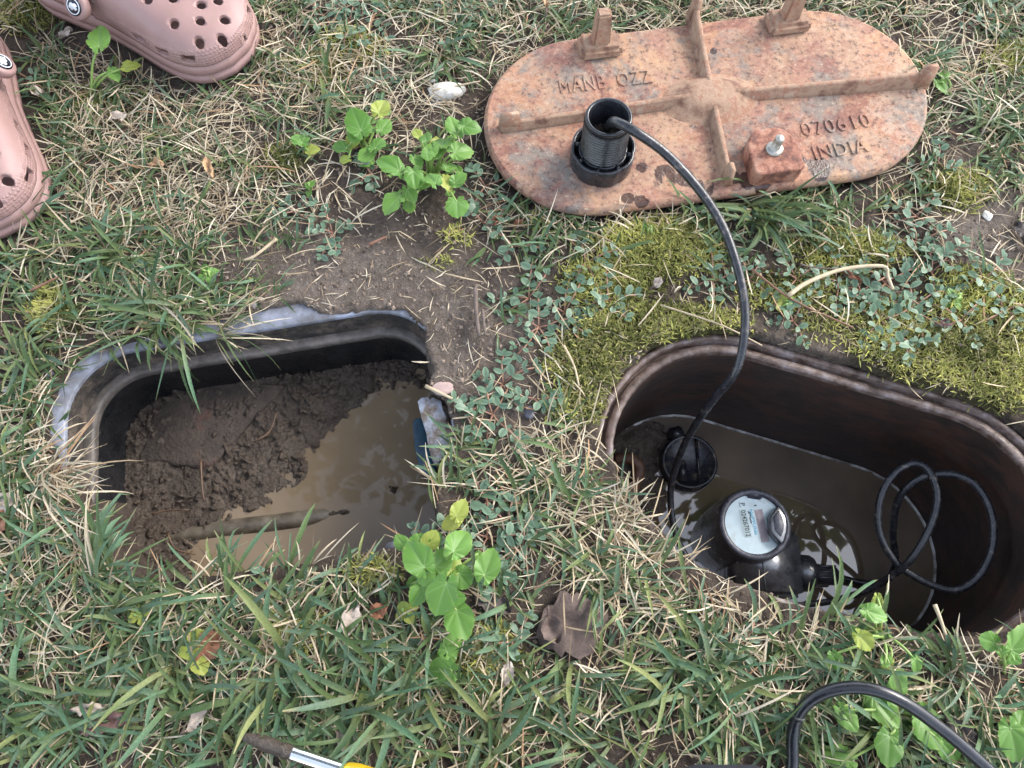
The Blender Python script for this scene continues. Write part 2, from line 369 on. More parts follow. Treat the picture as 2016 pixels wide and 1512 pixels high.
# mud in the left pit: rough heap at left and back, running under the water to the right
LWZ = -0.104
WATER_L = PW([(380, 1075), (430, 1030), (520, 985), (600, 945), (625, 880), (680, 815), (760, 778), (830, 760), (900, 760), (900, 1200), (380, 1200)], LWZ)
mu, mv = np.meshgrid(np.linspace(LBX[0]-0.004, LBX[1]+0.004, 300), np.linspace(LBX[2]-0.004, LBX[3]+0.004, 206))
mx_ = _la.x*mu.ravel() + _ln.x*mv.ravel(); my_ = _la.y*mu.ravel() + _ln.y*mv.ravel()
sdw = poly_sd(mx_, my_, WATER_L) + 0.016*(fbm(mx_, my_, 55, 3)-0.5)
mpx, mpy = PXA(mx_, my_, LWZ)
rough_ = sstep(.35, .62, fbm(mx_+3, my_, 22, 3))
mz = LWZ + np.where(sdw > 0, np.minimum(sdw*0.10, 0.010), np.maximum(sdw*.30, -.02)) + 0.008*(fbm(mx_, my_, 45, 4)-0.5)*sstep(-0.02, 0.012, sdw) + 0.009*np.maximum(fbm(mx_, my_, 130, 3)-0.52, 0)*2*sstep(-0.010, 0.01, sdw)*(.35+rough_)
mz += 0.030*np.exp(-(((mpx-770)/34)**2+((mpy-965)/28)**2))*(0.55+0.7*(fbm(mx_, my_, 180, 2)-0.4)) + 0.022*np.exp(-(((mpx-675)/40)**2+((mpy-1010)/14)**2))*(0.4+fbm(mx_, my_, 150, 2))
mz += (0.0045*(fbm(mx_, my_, 230, 3)-.5) + .0030*(fbm(mx_+7, my_, 520, 2)-.5))*sstep(-0.006, 0.005, sdw)*(.4+1.0*rough_)
mz += 0.02*np.exp(-((mpx-262)/55.)**2)*sstep(1000, 1090, mpy)
ii = (np.arange(205)[:, None]*300 + np.arange(299)[None, :]).ravel()
mud = link(bpy.data.objects.new('mud', npmesh('mud', np.c_[mx_, my_, mz], np.c_[ii, ii+1, ii+301, ii+300], M['mud'])))
tag(mud, 'wet crumbly brown mud heap in the left pit', kind='structure')
def clods(X, Y, Z, n, rmin, rmax, mat, name, label):
    t = (1+5**.5)/2; ico = np.array([(-1, t, 0), (1, t, 0), (-1, -t, 0), (1, -t, 0), (0, -1, t), (0, 1, t), (0, -1, -t), (0, 1, -t), (t, 0, -1), (t, 0, 1), (-t, 0, -1), (-t, 0, 1)])/1.9
    fc = np.array([(0, 11, 5), (0, 5, 1), (0, 1, 7), (0, 7, 10), (0, 10, 11), (1, 5, 9), (5, 11, 4), (11, 10, 2), (10, 7, 6), (7, 1, 8), (3, 9, 4), (3, 4, 2), (3, 2, 6), (3, 6, 8), (3, 8, 9), (4, 9, 5), (2, 4, 11), (6, 2, 10), (8, 6, 7), (9, 8, 1)])
    i = RNG.choice(len(X), n); r = rmin + (rmax-rmin)*RNG.random(n)**3; V = ico[None]*r[:, None, None]*RNG.uniform(.65, 1.3, (n, 12, 1))*RNG.uniform(.6, 1.3, (n, 1, 3)) + np.c_[X[i], Y[i], Z[i]+r*.15][:, None, :]
    me = mesh(name, V.reshape(-1, 3).tolist(), (np.arange(n)[:, None, None]*12+fc[None]).reshape(-1, 3).tolist(), mat, False); return tag(link(bpy.data.objects.new(name, me)), label, 'mud', kind='stuff')
_k = (sdw > -.004) & (mz > LWZ-.001) & (poly_sd(mx_, my_, PW([(560, 752), (412, 918), (268, 905), (300, 800), (380, 752)], -.088)) > 0); clods(mx_[_k], my_[_k], mz[_k], 650, .0006, .0048, M['mud'], 'mud_clods', 'loose clods and crumbs on the mud of the left pit')
M['pit_root'] = simple('wet_brown_root', [(0.3, (.05, .03, .02)), (0.7, (.15, .09, .05))], 90, .5)
for _pts, _lab in [([(300, 1012), (330, 1005), (372, 1004)], 'orange-brown straw lying on the mud at the left of the left pit'), ([(395, 905), (398, 960), (402, 985)], 'thin root standing out of the mud near the brick'), ([(500, 870), (530, 850), (545, 812)], 'fine root across the mud in the middle of the left pit'), ([(330, 1050), (345, 1080), (385, 1092)], 'curled root at the front left of the left pit')]:
    _pp = spline([W(x, y, LWZ+.016) for x, y in _pts], 5); tag(obj('root', *tube_geo(_pp, [.0012-.0005*i/len(_pp) for i in range(len(_pp))], 6), M['pit_root']), _lab, 'root', 'roots in the left pit')
def water_mat(name, c1, c2, scale, ior=1.45, ripple=0.05):
    m, nt, b = new_mat(name); co = coord(nt)
    nt.links.new(ramp(nt, noise(nt, co, scale, 3, 0.5), [(0.3, c1), (0.7, c2)]), b.inputs['Base Color'])
    b.inputs['Roughness'].default_value = 0.02; b.inputs['IOR'].default_value = ior
    nt.links.new(bump(nt, noise(nt, co, 22, 2, 0.4), ripple, 0.004), b.inputs['Normal'])
    return m
M['water_l'] = water_mat('muddy_brown_water', (0.145, 0.108, 0.068), (0.215, 0.160, 0.104), 9, 1.36)
M['water_r'] = water_mat('dark_brown_water', (0.075, 0.054, 0.034), (0.135, 0.099, 0.066), 14, 1.9, 0.04)
wl = obj('water', [(*LBw(p), LWZ) for p in ((LBX[0]-.004, LBX[2]-.004), (LBX[1]+.004, LBX[2]-.004), (LBX[1]+.004, LBX[3]+.004), (LBX[0]-.004, LBX[3]+.004))], [(0, 1, 2, 3)], M['water_l'], smooth=False)
tag(wl, 'muddy brown water standing in the left pit', kind='structure')
# half-buried brick slab
M['brick'] = simple('muddy_red_brick', [(0.35, (0.030, 0.022, 0.017)), (0.60, (0.068, 0.050, 0.038)), (0.74, (0.12, 0.050, 0.036))], 26, 0.75, (140, 0.9, 0.004))
bq = [tuple(W(x, y, -0.088)[:2]) for x, y in [(560, 752), (412, 918), (268, 905), (300, 800), (380, 752)]]
nb = []
for i in range(5):
    a, b = Vector(bq[i]), Vector(bq[(i+1) % 5])
    for k in range(8): nb.append(tuple(a.lerp(b, k/8) + Vector((random.uniform(-.0025, .0025), random.uniform(-.0025, .0025)))))
br = obj('brick', *prism_geo(nb, -0.125, -0.0925, 0.004), M['brick'])
tag(br, 'flat mud-smeared red brick slab half buried in the left pit', 'brick')
# pipe lying in the water of the left pit
M['pipe'] = simple('silted_grey_pipe', [(0.35, (0.055, 0.044, 0.032)), (0.55, (0.115, 0.096, 0.07)), (0.75, (0.17, 0.15, 0.115))], 60, 0.4, (90, 0.5, 0.002))
pp = spline([W(330, 1062, -0.110), W(440, 1042, -0.1085), W(540, 1030, -0.1075), W(610, 1020, -0.1085), W(690, 1006, -0.117), W(800, 988, -0.125)], 8)
tag(obj('water_pipe', *tube_geo(pp, 0.0092, 16), M['pipe']), 'silted grey pipe lying half under the brown water of the left pit', 'pipe')

# ------------------------------------------------------------------ right meter box (oval) with water
RWZ = -0.20
M['rim'] = simple('worn_brown_iron_rim', [(0.36, (0.04, 0.024, 0.017)), (0.45, (0.085, 0.053, 0.040)), (0.54, (0.12, 0.084, 0.070)), (0.66, (0.19, 0.155, 0.15))], 70, 0.5, (130, 0.6, 0.0015), rough_var=0.2)
def wall_mat():
    m, nt, b = new_mat('dark_brown_wall'); co = coord(nt)
    mp = N(nt, 'ShaderNodeMapping'); mp.inputs['Scale'].default_value = (1, 1, 1.7); nt.links.new(co, mp.inputs['Vector'])
    f = noise(nt, mp.outputs[0], 17, 8, 0.75, 0.2)
    nt.links.new(ramp(nt, f, [(0.3, (0.012, 0.008, 0.007)), (0.48, (0.030, 0.019, 0.015)), (0.60, (0.060, 0.027, 0.017)), (0.70, (0.060, 0.047, 0.039))]), b.inputs['Base Color'])
    b.inputs['Roughness'].default_value = 0.55; nt.links.new(bump(nt, noise(nt, mp.outputs[0], 60, 5), 0.4, 0.002), b.inputs['Normal']); return m
M['wall_r'] = wall_mat()
def rb_ring(off, z): return [(*boxR(p), z - (.022*float(np.clip((-.03-p[1])/.04, 0, 1)) if z > -.02 else 0)) for p in stadium(BX_L, BX_W, off)]
rbx = thing('meter_box', 'oval brown meter box with a ridged rim holding dark water and a meter', 'meter box')
def rim_ring(off, z): return [(p[0]+.0016*(float(fbm(p[0], p[1], 60, 3))-.5), p[1]+.0016*(float(fbm(p[0]+4, p[1], 60, 3))-.5), p[2]+.0022*(float(fbm(p[0]+off*40, p[1], 90, 3))-.5)) for p in rb_ring(off, z)]
obj('rim', *loft_geo([rim_ring(*q) for q in [(0.0, -0.012), (0.0, -0.0065), (0.0008, -0.005), (0.0040, -0.0047), (0.0072, -0.0052), (0.0080, -0.0065), (0.0086, -0.0125), (0.0112, -0.0125), (0.0117, -0.003), (0.0124, -0.002), (0.0150, -0.0016), (0.0172, -0.0025), (0.018, -0.006), (0.0182, -0.05)]]), M['rim'], rbx)
M['meniscus'] = simple('painted_meniscus_highlight', [(0.4, (0.10, 0.085, 0.07)), (0.6, (0.5, 0.49, 0.47))], 40, 0.4, None)
obj('meniscus_highlight', *loft_geo([rb_ring(*q) for q in [(0.0012, RWZ+.0022), (-0.0006, RWZ+.0014), (-0.0010, RWZ+.0006), (-0.0008, RWZ-.002)]]), M['meniscus'], rbx)  # pale ring: bright meniscus highlight painted in along the waterline
obj('wall', *loft_geo([rb_ring(*q) for q in [(0.0006, -0.011), (0.001, -0.10), (0.0015, -0.2), (0.002, -0.34)]]), M['wall_r'], rbx)
wr = obj('water', [(*p[:2], RWZ) for p in rb_ring(0.001, 0)], [tuple(range(len(rb_ring(0, 0))))], M['water_r'], smooth=False)
tag(wr, 'dark brown water in the right pit mirroring the sky', kind='structure')
# mud bank at the left end of the right pit
mu, mv = np.meshgrid(np.linspace(-0.20, -0.03, 110), np.linspace(-0.10, 0.10, 110)); c, s = math.cos(BX_A), math.sin(BX_A)
mx_ = BX_C.x + c*mu.ravel()-s*mv.ravel(); my_ = BX_C.y + s*mu.ravel()+c*mv.ravel(); mpx, mpy = PXA(mx_, my_, RWZ)
sdm = poly_sd(mx_, my_, PW([(1190, 830), (1290, 832), (1330, 850), (1300, 890), (1300, 940), (1322, 975), (1312, 1010), (1270, 1030), (1150, 1030), (1150, 850)], RWZ)) + 0.012*(fbm(mx_, my_, 70, 3)-.5)
mz = RWZ - np.clip(sdm*0.30, -0.016, 0.03) + 0.007*(fbm(mx_, my_, 120, 4)-0.5)*sstep(0.01, -0.01, sdm)
ii = (np.arange(109)[:, None]*110 + np.arange(109)[None, :]).ravel()
inb = (np.abs(mu.ravel()) < 9) & (np.hypot(np.maximum(np.abs(mu.ravel())-(BX_L-BX_W)/2, 0), mv.ravel()) < BX_W/2+0.004)
qq = np.c_[ii, ii+1, ii+111, ii+110]; qq = qq[inb[qq].all(axis=1)]
tag(link(bpy.data.objects.new('mud', npmesh('mud', np.c_[mx_, my_, mz], qq, M['mud_dark']))), 'shiny wet mud bank at the left end of the right pit', kind='structure')
M['rust_root'] = simple('rusty_brown_root', [(0.3, (0.05, 0.025, 0.015)), (0.7, (0.14, 0.065, 0.035))], 60, 0.6)
rp = spline([W(1212, 905, RWZ+.012), W(1240, 903, RWZ+.016), W(1258, 920, RWZ+.014), W(1252, 950, RWZ+.012), W(1235, 975, RWZ+.010), W(1215, 990, RWZ+.004)], 6)
tag(obj('root', *tube_geo(rp, [0.0065]*len(rp), 9), M['rust_root']), 'bent rust-brown root lying on the wet mud bank of the right pit', 'root')

# ------------------------------------------------------------------ cast iron lid lying upside down
def rust_mat():
    m, nt, b = new_mat('rusty_cast_iron'); co = coord(nt)
    n1 = noise(nt, co, 8, 7, 0.72, 0.4); n2 = noise(nt, co, 30, 6, 0.75); n3 = noise(nt, co, 190, 4, 0.75); n4 = noise(nt, co, 13, 7, 0.75, 0.3)
    mp = N(nt, 'ShaderNodeMapping'); mp.inputs['Location'].default_value = (3, 5, 1); nt.links.new(co, mp.inputs['Vector']); n5 = noise(nt, mp.outputs[0], 11, 7, 0.75, 0.4)
    a = ramp(nt, n1, [(0.36, (0.20, 0.165, 0.14)), (0.43, (0.33, 0.185, 0.115)), (0.50, (0.40, 0.25, 0.16)), (0.56, (0.38, 0.19, 0.105)), (0.64, (0.43, 0.30, 0.21))])
    a = mixc(nt, ramp(nt, n2, [(0.46, 0.0), (0.62, 0.65)]), a, (0.33, 0.15, 0.11))
    a = mixc(nt, ramp(nt, n4, [(0.52, 0.0), (0.60, 0.85)]), a, (0.195, 0.175, 0.15))
    a = mixc(nt, ramp(nt, n5, [(0.53, 0.0), (0.61, 0.8)]), a, (0.22, 0.085, 0.06))
    a = mixc(nt, ramp(nt, n5, [(0.36, 0.8), (0.46, 0.0)]), a, (0.48, 0.28, 0.15))
    a = mixc(nt, ramp(nt, n3, [(0.53, 0.0), (0.64, 0.85)]), a, (0.10, 0.055, 0.045))
    a = mixc(nt, ramp(nt, n3, [(0.30, 0.7), (0.44, 0.0)]), a, (0.50, 0.37, 0.27))
    # water splashes left by the wet cable: dark patches with a ragged edge of their own
    g = N(nt, 'ShaderNodeMapping'); nt.links.new(co, g.inputs['Vector'])
    nw = noise(nt, co, 26, 4, 0.6, 0.8)
    tot = None
    for (lx, ly, r) in STAINS:
        d = N(nt, 'ShaderNodeVectorMath', operation='DISTANCE'); nt.links.new(co, d.inputs[0]); d.inputs[1].default_value = (lx, ly, 0.012)
        q = N(nt, 'ShaderNodeMapRange'); q.inputs[1].default_value = r; q.inputs[2].default_value = r*0.25; nt.links.new(d.outputs['Value'], q.inputs[0])
        if tot is None: tot = q.outputs[0]
        else:
            mx = N(nt, 'ShaderNodeMath', operation='MAXIMUM'); nt.links.new(tot, mx.inputs[0]); nt.links.new(q.outputs[0], mx.inputs[1]); tot = mx.outputs[0]
    mu_ = N(nt, 'ShaderNodeMath', operation='MULTIPLY'); nt.links.new(tot, mu_.inputs[0]); nt.links.new(nw, mu_.inputs[1])
    wet = ramp(nt, mu_.outputs[0], [(0.40, 0.0), (0.43, 1.0)])
    a = mixc(nt, 1.0, a, (0.90, 0.90, 0.90), 'MULTIPLY')
    c = mixc(nt, wet, a, mixc(nt, 1.0, a, (0.22, 0.19, 0.20), 'MULTIPLY'))
    nt.links.new(c, b.inputs['Base Color'])
    nt.links.new(ramp(nt, wet, [(0.0, 0.82), (1.0, 0.25)]), b.inputs['Roughness'])
    nt.links.new(bump(nt, n3, 0.55, 0.0015, bump(nt, n2, 0.4, 0.003)), b.inputs['Normal'])
    return m
LZ = 0.010                                  # underside of the plate above the soil
PT = 0.012                                  # plate thickness
lid = thing('pit_lid', 'oval rusty cast iron pit lid lying upside down on the grass, cross ribs up', 'lid', (LID_C.x, LID_C.y, LZ), (0, 0, LID_A))
_li = Matrix.Rotation(-LID_A, 2)
def LL(px, py, z=PT):
    """photo point to lid coordinates at height z above the plate's underside"""
    w = W(px, py, z + LZ); q = _li @ (Vector((w.x, w.y)) - LID_C); return Vector((q.x, q.y, z))
STAINS = [(*LL(x, y)[:2], r) for x, y, r in [(1310, 345, .030), (1350, 350, .026), (1262, 330, .016), (1235, 390, .013), (1265, 395, .016), (1390, 365, .03), (1330, 315, .02), (1510, 360, .03), (1470, 355, .02), (1610, 330, .03), (1575, 318, .015), (1440, 350, .02), (1405, 100, .012)]]
M['rust'] = rust_mat()
M['rust_tan'] = simple('ochre_rust', [(0.36, (0.15, 0.075, 0.05)), (0.44, (0.26, 0.155, 0.10)), (0.52, (0.32, 0.21, 0.14)), (0.58, (0.27, 0.13, 0.08)), (0.66, (0.35, 0.25, 0.175))], 38, 0.85, (190, 0.7, 0.002), detail=8)
M['rust_orange'] = simple('orange_rust_block', [(0.36, (0.09, 0.04, 0.03)), (0.45, (0.18, 0.068, 0.042)), (0.53, (0.29, 0.125, 0.078)), (0.64, (0.34, 0.19, 0.13))], 80, 0.8, (170, 0.7, 0.0015))
M['steel'] = simple('zinc_bolt', [(0.35, (0.20, 0.17, 0.13)), (0.6, (0.42, 0.41, 0.37))], 120, 0.45, (200, 0.3, 0.0005), metal=0.9)
M['black_wet'] = simple('wet_black_threaded_plastic', [(0.35, (0.010, 0.011, 0.014)), (0.7, (0.03, 0.031, 0.036))], 60, 0.22, (200, 0.25, 0.001), rough_var=0.15)
def lst(off, z): return [(p[0], p[1], z) for p in stadium(LID_L, LID_W, off, 28)]
v, f = loft_geo([lst(-0.004, 0), lst(0.0, 0.002), lst(0.0005, 0.007), lst(-0.001, 0.0105), lst(-0.0035, PT)], True, True, False)
pl_n = len(lst(0, 0))
# top face in rings so it can be slightly uneven
rings = [lst(-0.0035, PT)] + [[(p[0], p[1], PT) for p in stadium(LID_L*k, LID_W*k, 0, 28)] for k in (0.93, 0.8, 0.6, 0.35, 0.1)]
rings = [[(x, y, PT + 0.0012*(float(fbm(x*1.0+3, y, 40, 2))-0.5)*(0 if i == 0 else 1)) for x, y, z in r] for i, r in enumerate(rings)]
v2, f2 = loft_geo(rings, True, False, True)
obj('plate', *merge((v, f), (v2, f2)), M['rust'], lid)
def wedge_bar(a, b, w0, w1, h0, h1, z0=PT-0.001, n=10, topr=0.55, hexp=1.0):
    """rib of drafted section from a to b"""
    a, b = Vector(a[:2]), Vector(b[:2]); d = (b-a).normalized(); nrm = Vector((-d.y, d.x)); rings = []
    for i in range(n+1):
        t = i/n; p = a.lerp(b, t); w = w0+(w1-w0)*t; h = h0+(h1-h0)*t**hexp
        sec = [(-1.5, 0), (-.75, h*0.25), (-topr, h*0.9), (-topr*.7, h), (topr*.7, h), (topr, h*0.9), (.75, h*0.25), (1.5, 0)]
        jw = 1+random.uniform(-.05, .05)
        rings.append([(p.x+nrm.x*u*w/2*jw, p.y+nrm.y*u*w/2*jw, z0+zz) for u, zz in sec])
    return loft_geo(rings, True, True, True)
bc = LL(1398, 195, PT)
ends = {'l': LL(985, 255), 'r': LL(1822, 165), 't': LL(1362, 30), 'b': LL(1432, 366)}
obj('rib', *wedge_bar(bc, ends['l'], 0.0105, 0.009, 0.012, 0.010), M['rust_tan'], lid)
obj('rib', *wedge_bar(bc, ends['r'], 0.0105, 0.009, 0.012, 0.018, hexp=2), M['rust_tan'], lid)
obj('rib', *wedge_bar(bc, ends['t'], 0.0105, 0.010, 0.012, 0.020, hexp=2), M['rust_tan'], lid)
obj('rib', *wedge_bar(bc, ends['b'], 0.010, 0.009, 0.011, 0.014), M['rust_tan'], lid)
def peg(at, w, d, h, ang=0, parent=lid, mat='rust', taper=0.75):
    v, f = box_geo(1, 1, 1, 0.0)
    bm = [(p.x*w*(1 if p.z < 0 else taper), p.y*d*(1 if p.z < 0 else taper), (p.z+.5)*h) for p in v]
    b2 = bmesh.new(); vs_ = [b2.verts.new(p) for p in bm]
    for q in f: b2.faces.new([vs_[i] for i in q])
    bmesh.ops.bevel(b2, geom=b2.edges[:], offset=min(w, d)*0.12, segments=2, affect='EDGES')
    b2.verts.index_update(); v = [x.co.copy() for x in b2.verts]; f = [[x.index for x in q.verts] for q in b2.faces]; b2.free()
    m = Matrix.Translation(at) @ Matrix.Rotation(ang, 4, 'Z')
    return xf(v, m), f
obj('end_tab', *peg(ends['l'] + Vector((0.010, 0.001, -.001)), 0.024, 0.008, 0.021), M['rust_tan'], lid)
obj('end_tab', *peg(ends['r'] + Vector((-0.006, 0, -.001)), 0.018, 0.009, 0.027), M['rust_tan'], lid)
obj('end_tab', *peg(ends['b'] + Vector((0.0, 0.006, -.001)), 0.008, 0.014, 0.024), M['rust_tan'], lid)
obj('end_tab', *peg(ends['t'] + Vector((0.0, -0.004, -.001)), 0.010, 0.016, 0.028), M['rust_tan'], lid)
v, f = lathe_geo([(0.042, 0), (0.034, 0.0025), (0.027, 0.007), (0.022, 0.0108), (0.015, 0.0125), (0.0005, 0.0128)], 36, lambda a: 1+0.22*math.cos(2*a)+0.05*math.cos(4*a))
obj('boss', [Vector(p)*1.0 + Vector((bc.x, bc.y, PT-.0008)) for p in v], f, M['rust_tan'], lid)
for (bx_, by_, tx, h) in [(1183, 108, 0, 0.050), (1552, 60, 0, 0.052)]:
    at = LL(bx_, by_, PT); at.y += 0.008
    lg = obj('lug', *peg(at - Vector((0, 0, .001)), 0.046, 0.030, 0.013, taper=0.9), M['rust_tan'], lid, smooth=False)
    obj('peg', *peg(at + Vector((0, 0.001, 0.010)), 0.018, 0.016, h-0.012, taper=0.8), M['rust_tan'], lg, smooth=False)
# D-shaped clamp block with its bolt
bt = LL(1514, 325, PT); R0 = 0.0245
dsh = [(-R0, -0.018), (-R0*.8, -0.0215), (R0*.8, -0.0215), (R0, -0.018)] + [(R0*math.cos(a)**0.7 if math.cos(a) > 0 else -R0*(-math.cos(a))**0.7, 0.004+0.026*math.sin(a)) for a in [math.pi*k/14 for k in range(1, 14)]]
clamp = obj('clamp_block', *prism_geo([(bt.x+p[0], bt.y+p[1]) for p in dsh], PT-.0005, PT+0.019, 0.0022), M['rust_orange'], lid, smooth=False)
bl = obj('bolt', *merge(*[(xf(g[0], Matrix.Translation((bt.x, bt.y+0.004, PT+0.0185))), g[1]) for g in
     (lathe_geo([(0.0085, 0), (0.0088, 0.0015), (0.008, 0.003), (0.006, 0.0035), (0.0044, 0.004), (0.0044, 0.017), (0.0036, 0.0185), (0.0001, 0.0186)], 20),)]), M['steel'], clamp)
# cast lettering
def lettering(name, s, p0, p1, hpx):
    a, b = LL(*p0), LL(*p1); ln = (b-a).length; v, f = text_geo(s, 0.02, 0.0007, 1.1, 0.0)
    xs = [p.x for p in v]; ys = [p.y for p in v]; k = ln/(max(xs)-min(xs)); hh = (LL(p0[0], p0[1]-hpx)-a).length/(max(ys)-min(ys))
    cx, cy = (max(xs)+min(xs))/2, (max(ys)+min(ys))/2; ang = math.atan2(b.y-a.y, b.x-a.x); m = (a+b)/2
    up = Vector((-math.sin(ang), math.cos(ang))); rt = Vector((math.cos(ang), math.sin(ang)))
    vv = []
    for p in v:
        q = rt*((p.x-cx)*k) + up*((p.y-cy)*hh); vv.append((m.x+q.x, m.y+q.y, PT+p.z+0.0005))
    o = obj(name, vv, f, M['rust'], lid, smooth=False); return o
lettering('raised_letters', 'MANB  OZZ', (1102, 172), (1282, 150), 27)
lettering('raised_numbers', '070610', (1578, 256), (1712, 236), 27)
lettering('raised_letters', 'INDIA', (1602, 302), (1706, 286), 25)
# threaded antenna stub with its scalloped lock nut
sb = LL(1183, 318, PT)
stub = bpy.data.objects.new('threaded_stub', None); stub.location = (sb.x, sb.y, PT); stub.scale = (.88, .88, .95); link(stub, lid)
prof = [(0.0232, 0.0)]
for k in range(14): z = 0.014 + k*0.0036; prof += [(0.0226, z), (0.0250, z+0.0010), (0.0250, z+0.0018), (0.0226, z+0.0028)]
prof += [(0.0242, 0.064), (0.0242, 0.0685), (0.0236, 0.0695), (0.0212, 0.0695), (0.0204, 0.0685), (0.0204, 0.02)]
obj('tube', *lathe_geo(prof, 40), M['black_wet'], stub)
v, f = lathe_geo([(0.0205, 0.036), (0.015, 0.038), (0.008, 0.035), (0.0002, 0.037)], 24)
obj('soil_plug', v, f, M['mud_dark'], stub)
lob = lambda a: 1 + 0.045*(abs(math.cos(4*a))**0.6) - 0.02
nut_o = lathe_geo([(0.0335, 0.0), (0.0345, 0.003), (0.0345, 0.022), (0.0339, 0.0235), (0.0316, 0.0235), (0.0310, 0.022), (0.0310, 0.007), (0.0240, 0.007), (0.0240, 0.0215), (0.0255, 0.0215), (0.0262, 0.0205), (0.0262, 0.008)], 96, lob)
webs = []
for k in range(8):
    a = 2*math.pi*(k+.5)/8; v, f = box_geo(0.009, 0.0024, 0.015, 0.0004)
    webs.append((xf(v, Matrix.Rotation(a, 4, 'Z') @ Matrix.Translation((0.0295, 0, 0.0145))), f))
obj('lock_nut', *merge(nut_o, *webs), M['black_wet'], stub)

# ------------------------------------------------------------------ water meter in the right pit
M['meter_black'] = simple('wet_black_meter_casing', [(0.35, (0.012, 0.013, 0.017)), (0.55, (0.042, 0.045, 0.055)), (0.72, (0.085, 0.08, 0.078))], 70, 0.36, (260, 0.7, 0.0012), rough_var=0.15, coat=1.0)
M['meter_black'].node_tree.nodes['Principled BSDF'].inputs['Coat IOR'].default_value = 2.0; M['meter_black'].node_tree.nodes['Principled BSDF'].inputs['Coat Roughness'].default_value = 0.22
M['ring'] = simple('scuffed_grey_black_ring', [(0.3, (0.015, 0.015, 0.02)), (0.55, (0.06, 0.062, 0.08)), (0.75, (0.12, 0.12, 0.15))], 120, 0.35, (200, 0.4, 0.001), rough_var=0.15)
M['dial'] = simple('pale_blue_white_dial', [(0.2, (0.38, 0.48, 0.52)), (0.55, (0.50, 0.61, 0.65)), (0.8, (0.36, 0.36, 0.33))], 60, 0.25, (60, 0.05, 0.0005))
M['lcd'] = simple('grey_green_display', [(0.3, (0.33, 0.42, 0.44)), (0.7, (0.42, 0.52, 0.53))], 60, 0.2, None)
M['ink'] = simple('black_print', [(0.3, (0.02, 0.025, 0.03)), (0.7, (0.04, 0.045, 0.05))], 60, 0.5, None)
M['ink_faint'] = simple('faint_grey_print', [(0.3, (0.42, 0.5, 0.53)), (0.7, (0.5, 0.57, 0.6))], 60, 0.5, None)
M['ink_blue'] = simple('blue_print', [(0.3, (0.03, 0.28, 0.45)), (0.7, (0.05, 0.36, 0.52))], 60, 0.5, None)
M['label_grey'] = simple('worn_grey_label', [(0.3, (0.20, 0.17, 0.19)), (0.55, (0.28, 0.24, 0.26)), (0.75, (0.5, 0.45, 0.48))], 80, 0.3, (200, 0.5, 0.0006))
MZ = -0.135
mc = W(1486, 1032, MZ)
meter = thing('water_meter', 'black water meter with pale round digital dial standing in dark water', 'water meter', (mc.x, mc.y, RWZ))
MT = MZ - RWZ                               # dial height over the water
def ML(px, py, z): w = W(px, py, RWZ + z); return Vector((w.x-mc.x, w.y-mc.y, z))
# body: rounded block, the dial housing on top
bcn = ML(1516, 1106, 0.050); v, f = box_geo(0.066, 0.068, 0.090, 0.005)
body = obj('body', xf(v, Matrix.Translation((bcn.x, bcn.y, 0.006)) @ Matrix.Rotation(R(-3), 4, 'Z')), f, M['meter_black'], meter)
v, f = box_geo(0.0012, 0.036, 0.0012, 0.0003)
obj('seam', xf(v, Matrix.Translation((bcn.x-0.008, bcn.y-0.018, 0.0512))), f, M['ink'], body)
housing = obj('register_housing', *lathe_geo([(0.0405, -0.02), (0.040, 0.02), (0.0388, MT-0.016), (0.0375, MT-0.008), (0.0372, MT-0.001), (0.0362, MT+0.0012), (0.0308, MT+0.0012), (0.0300, MT-0.0015)], 64), M['meter_black'], meter)
obj('bezel_ring', *lathe_geo([(0.0368, MT-0.0005), (0.0360, MT+0.0022), (0.0310, MT+0.0022), (0.0302, MT-0.0012)], 64), M['ring'], housing)
dial = obj('dial', *lathe_geo([(0.0304, MT-0.001), (0.016, MT-0.001), (0.0001, MT-0.001)], 48), M['dial'], meter)
# print on the dial; reading direction runs down the picture, tilted a little
TXA = math.atan2(-50, 6); _rx = Vector((math.cos(TXA), math.sin(TXA), 0)); _ry = Vector((-math.sin(TXA), math.cos(TXA), 0))
KP = 0.000475                               # metres per photo pixel at the dial
def DP(dx, dy, lift=0.0): return Vector((dx*KP, -dy*KP, MT-0.0008+lift))
def rect(name, dx, dy, ln, wd, mat, parent, lift=0.0):
    c = DP(dx, dy, lift); a, b = _rx*ln*KP/2, _ry*wd*KP/2
    return obj(name, [c-a-b, c+a-b, c+a+b, c-a+b], [(0, 1, 2, 3)], mat, parent, smooth=False)
def ptext(name, s, dx, dy, ln, cap, mat, parent, lift=0.0003, bold=0.0):
    v, f = text_geo(s, 0.01, 0.0, 1.0, bold); xs = [p.x for p in v]; ys = [p.y for p in v]
    k = ln*KP/(max(xs)-min(xs)); h = cap*KP/(max(ys)-min(ys)); cx, cy = (max(xs)+min(xs))/2, (max(ys)+min(ys))/2; c = DP(dx, dy, lift)
    return obj(name, [c + _rx*((p.x-cx)*k) + _ry*((p.y-cy)*h) for p in v], f, mat, parent, smooth=False)
lcd = rect('display', -20, -2, 61, 17, M['lcd'], dial)
ptext('digits', '024267012', -19, -2, 57, 10.5, M['ink'], lcd, bold=0.0001)
ptext('maker_print', 'NePTUNe', -1.5, -5, 55, 6.5, M['ink_blue'], dial, bold=0.0001)
rect('worn_label', 15.5, 3, 71, 18, M['label_grey'], dial)
rect('printed_bar', -7, -22, 11, 2.4, M['ink'], dial, 0.0002); rect('printed_bar', -7.5, -9, 15, 2.0, M['ink'], dial, 0.0002); rect('printed_bar', -10.5, -26, 6, 1.6, M['ink'], dial, 0.0002)
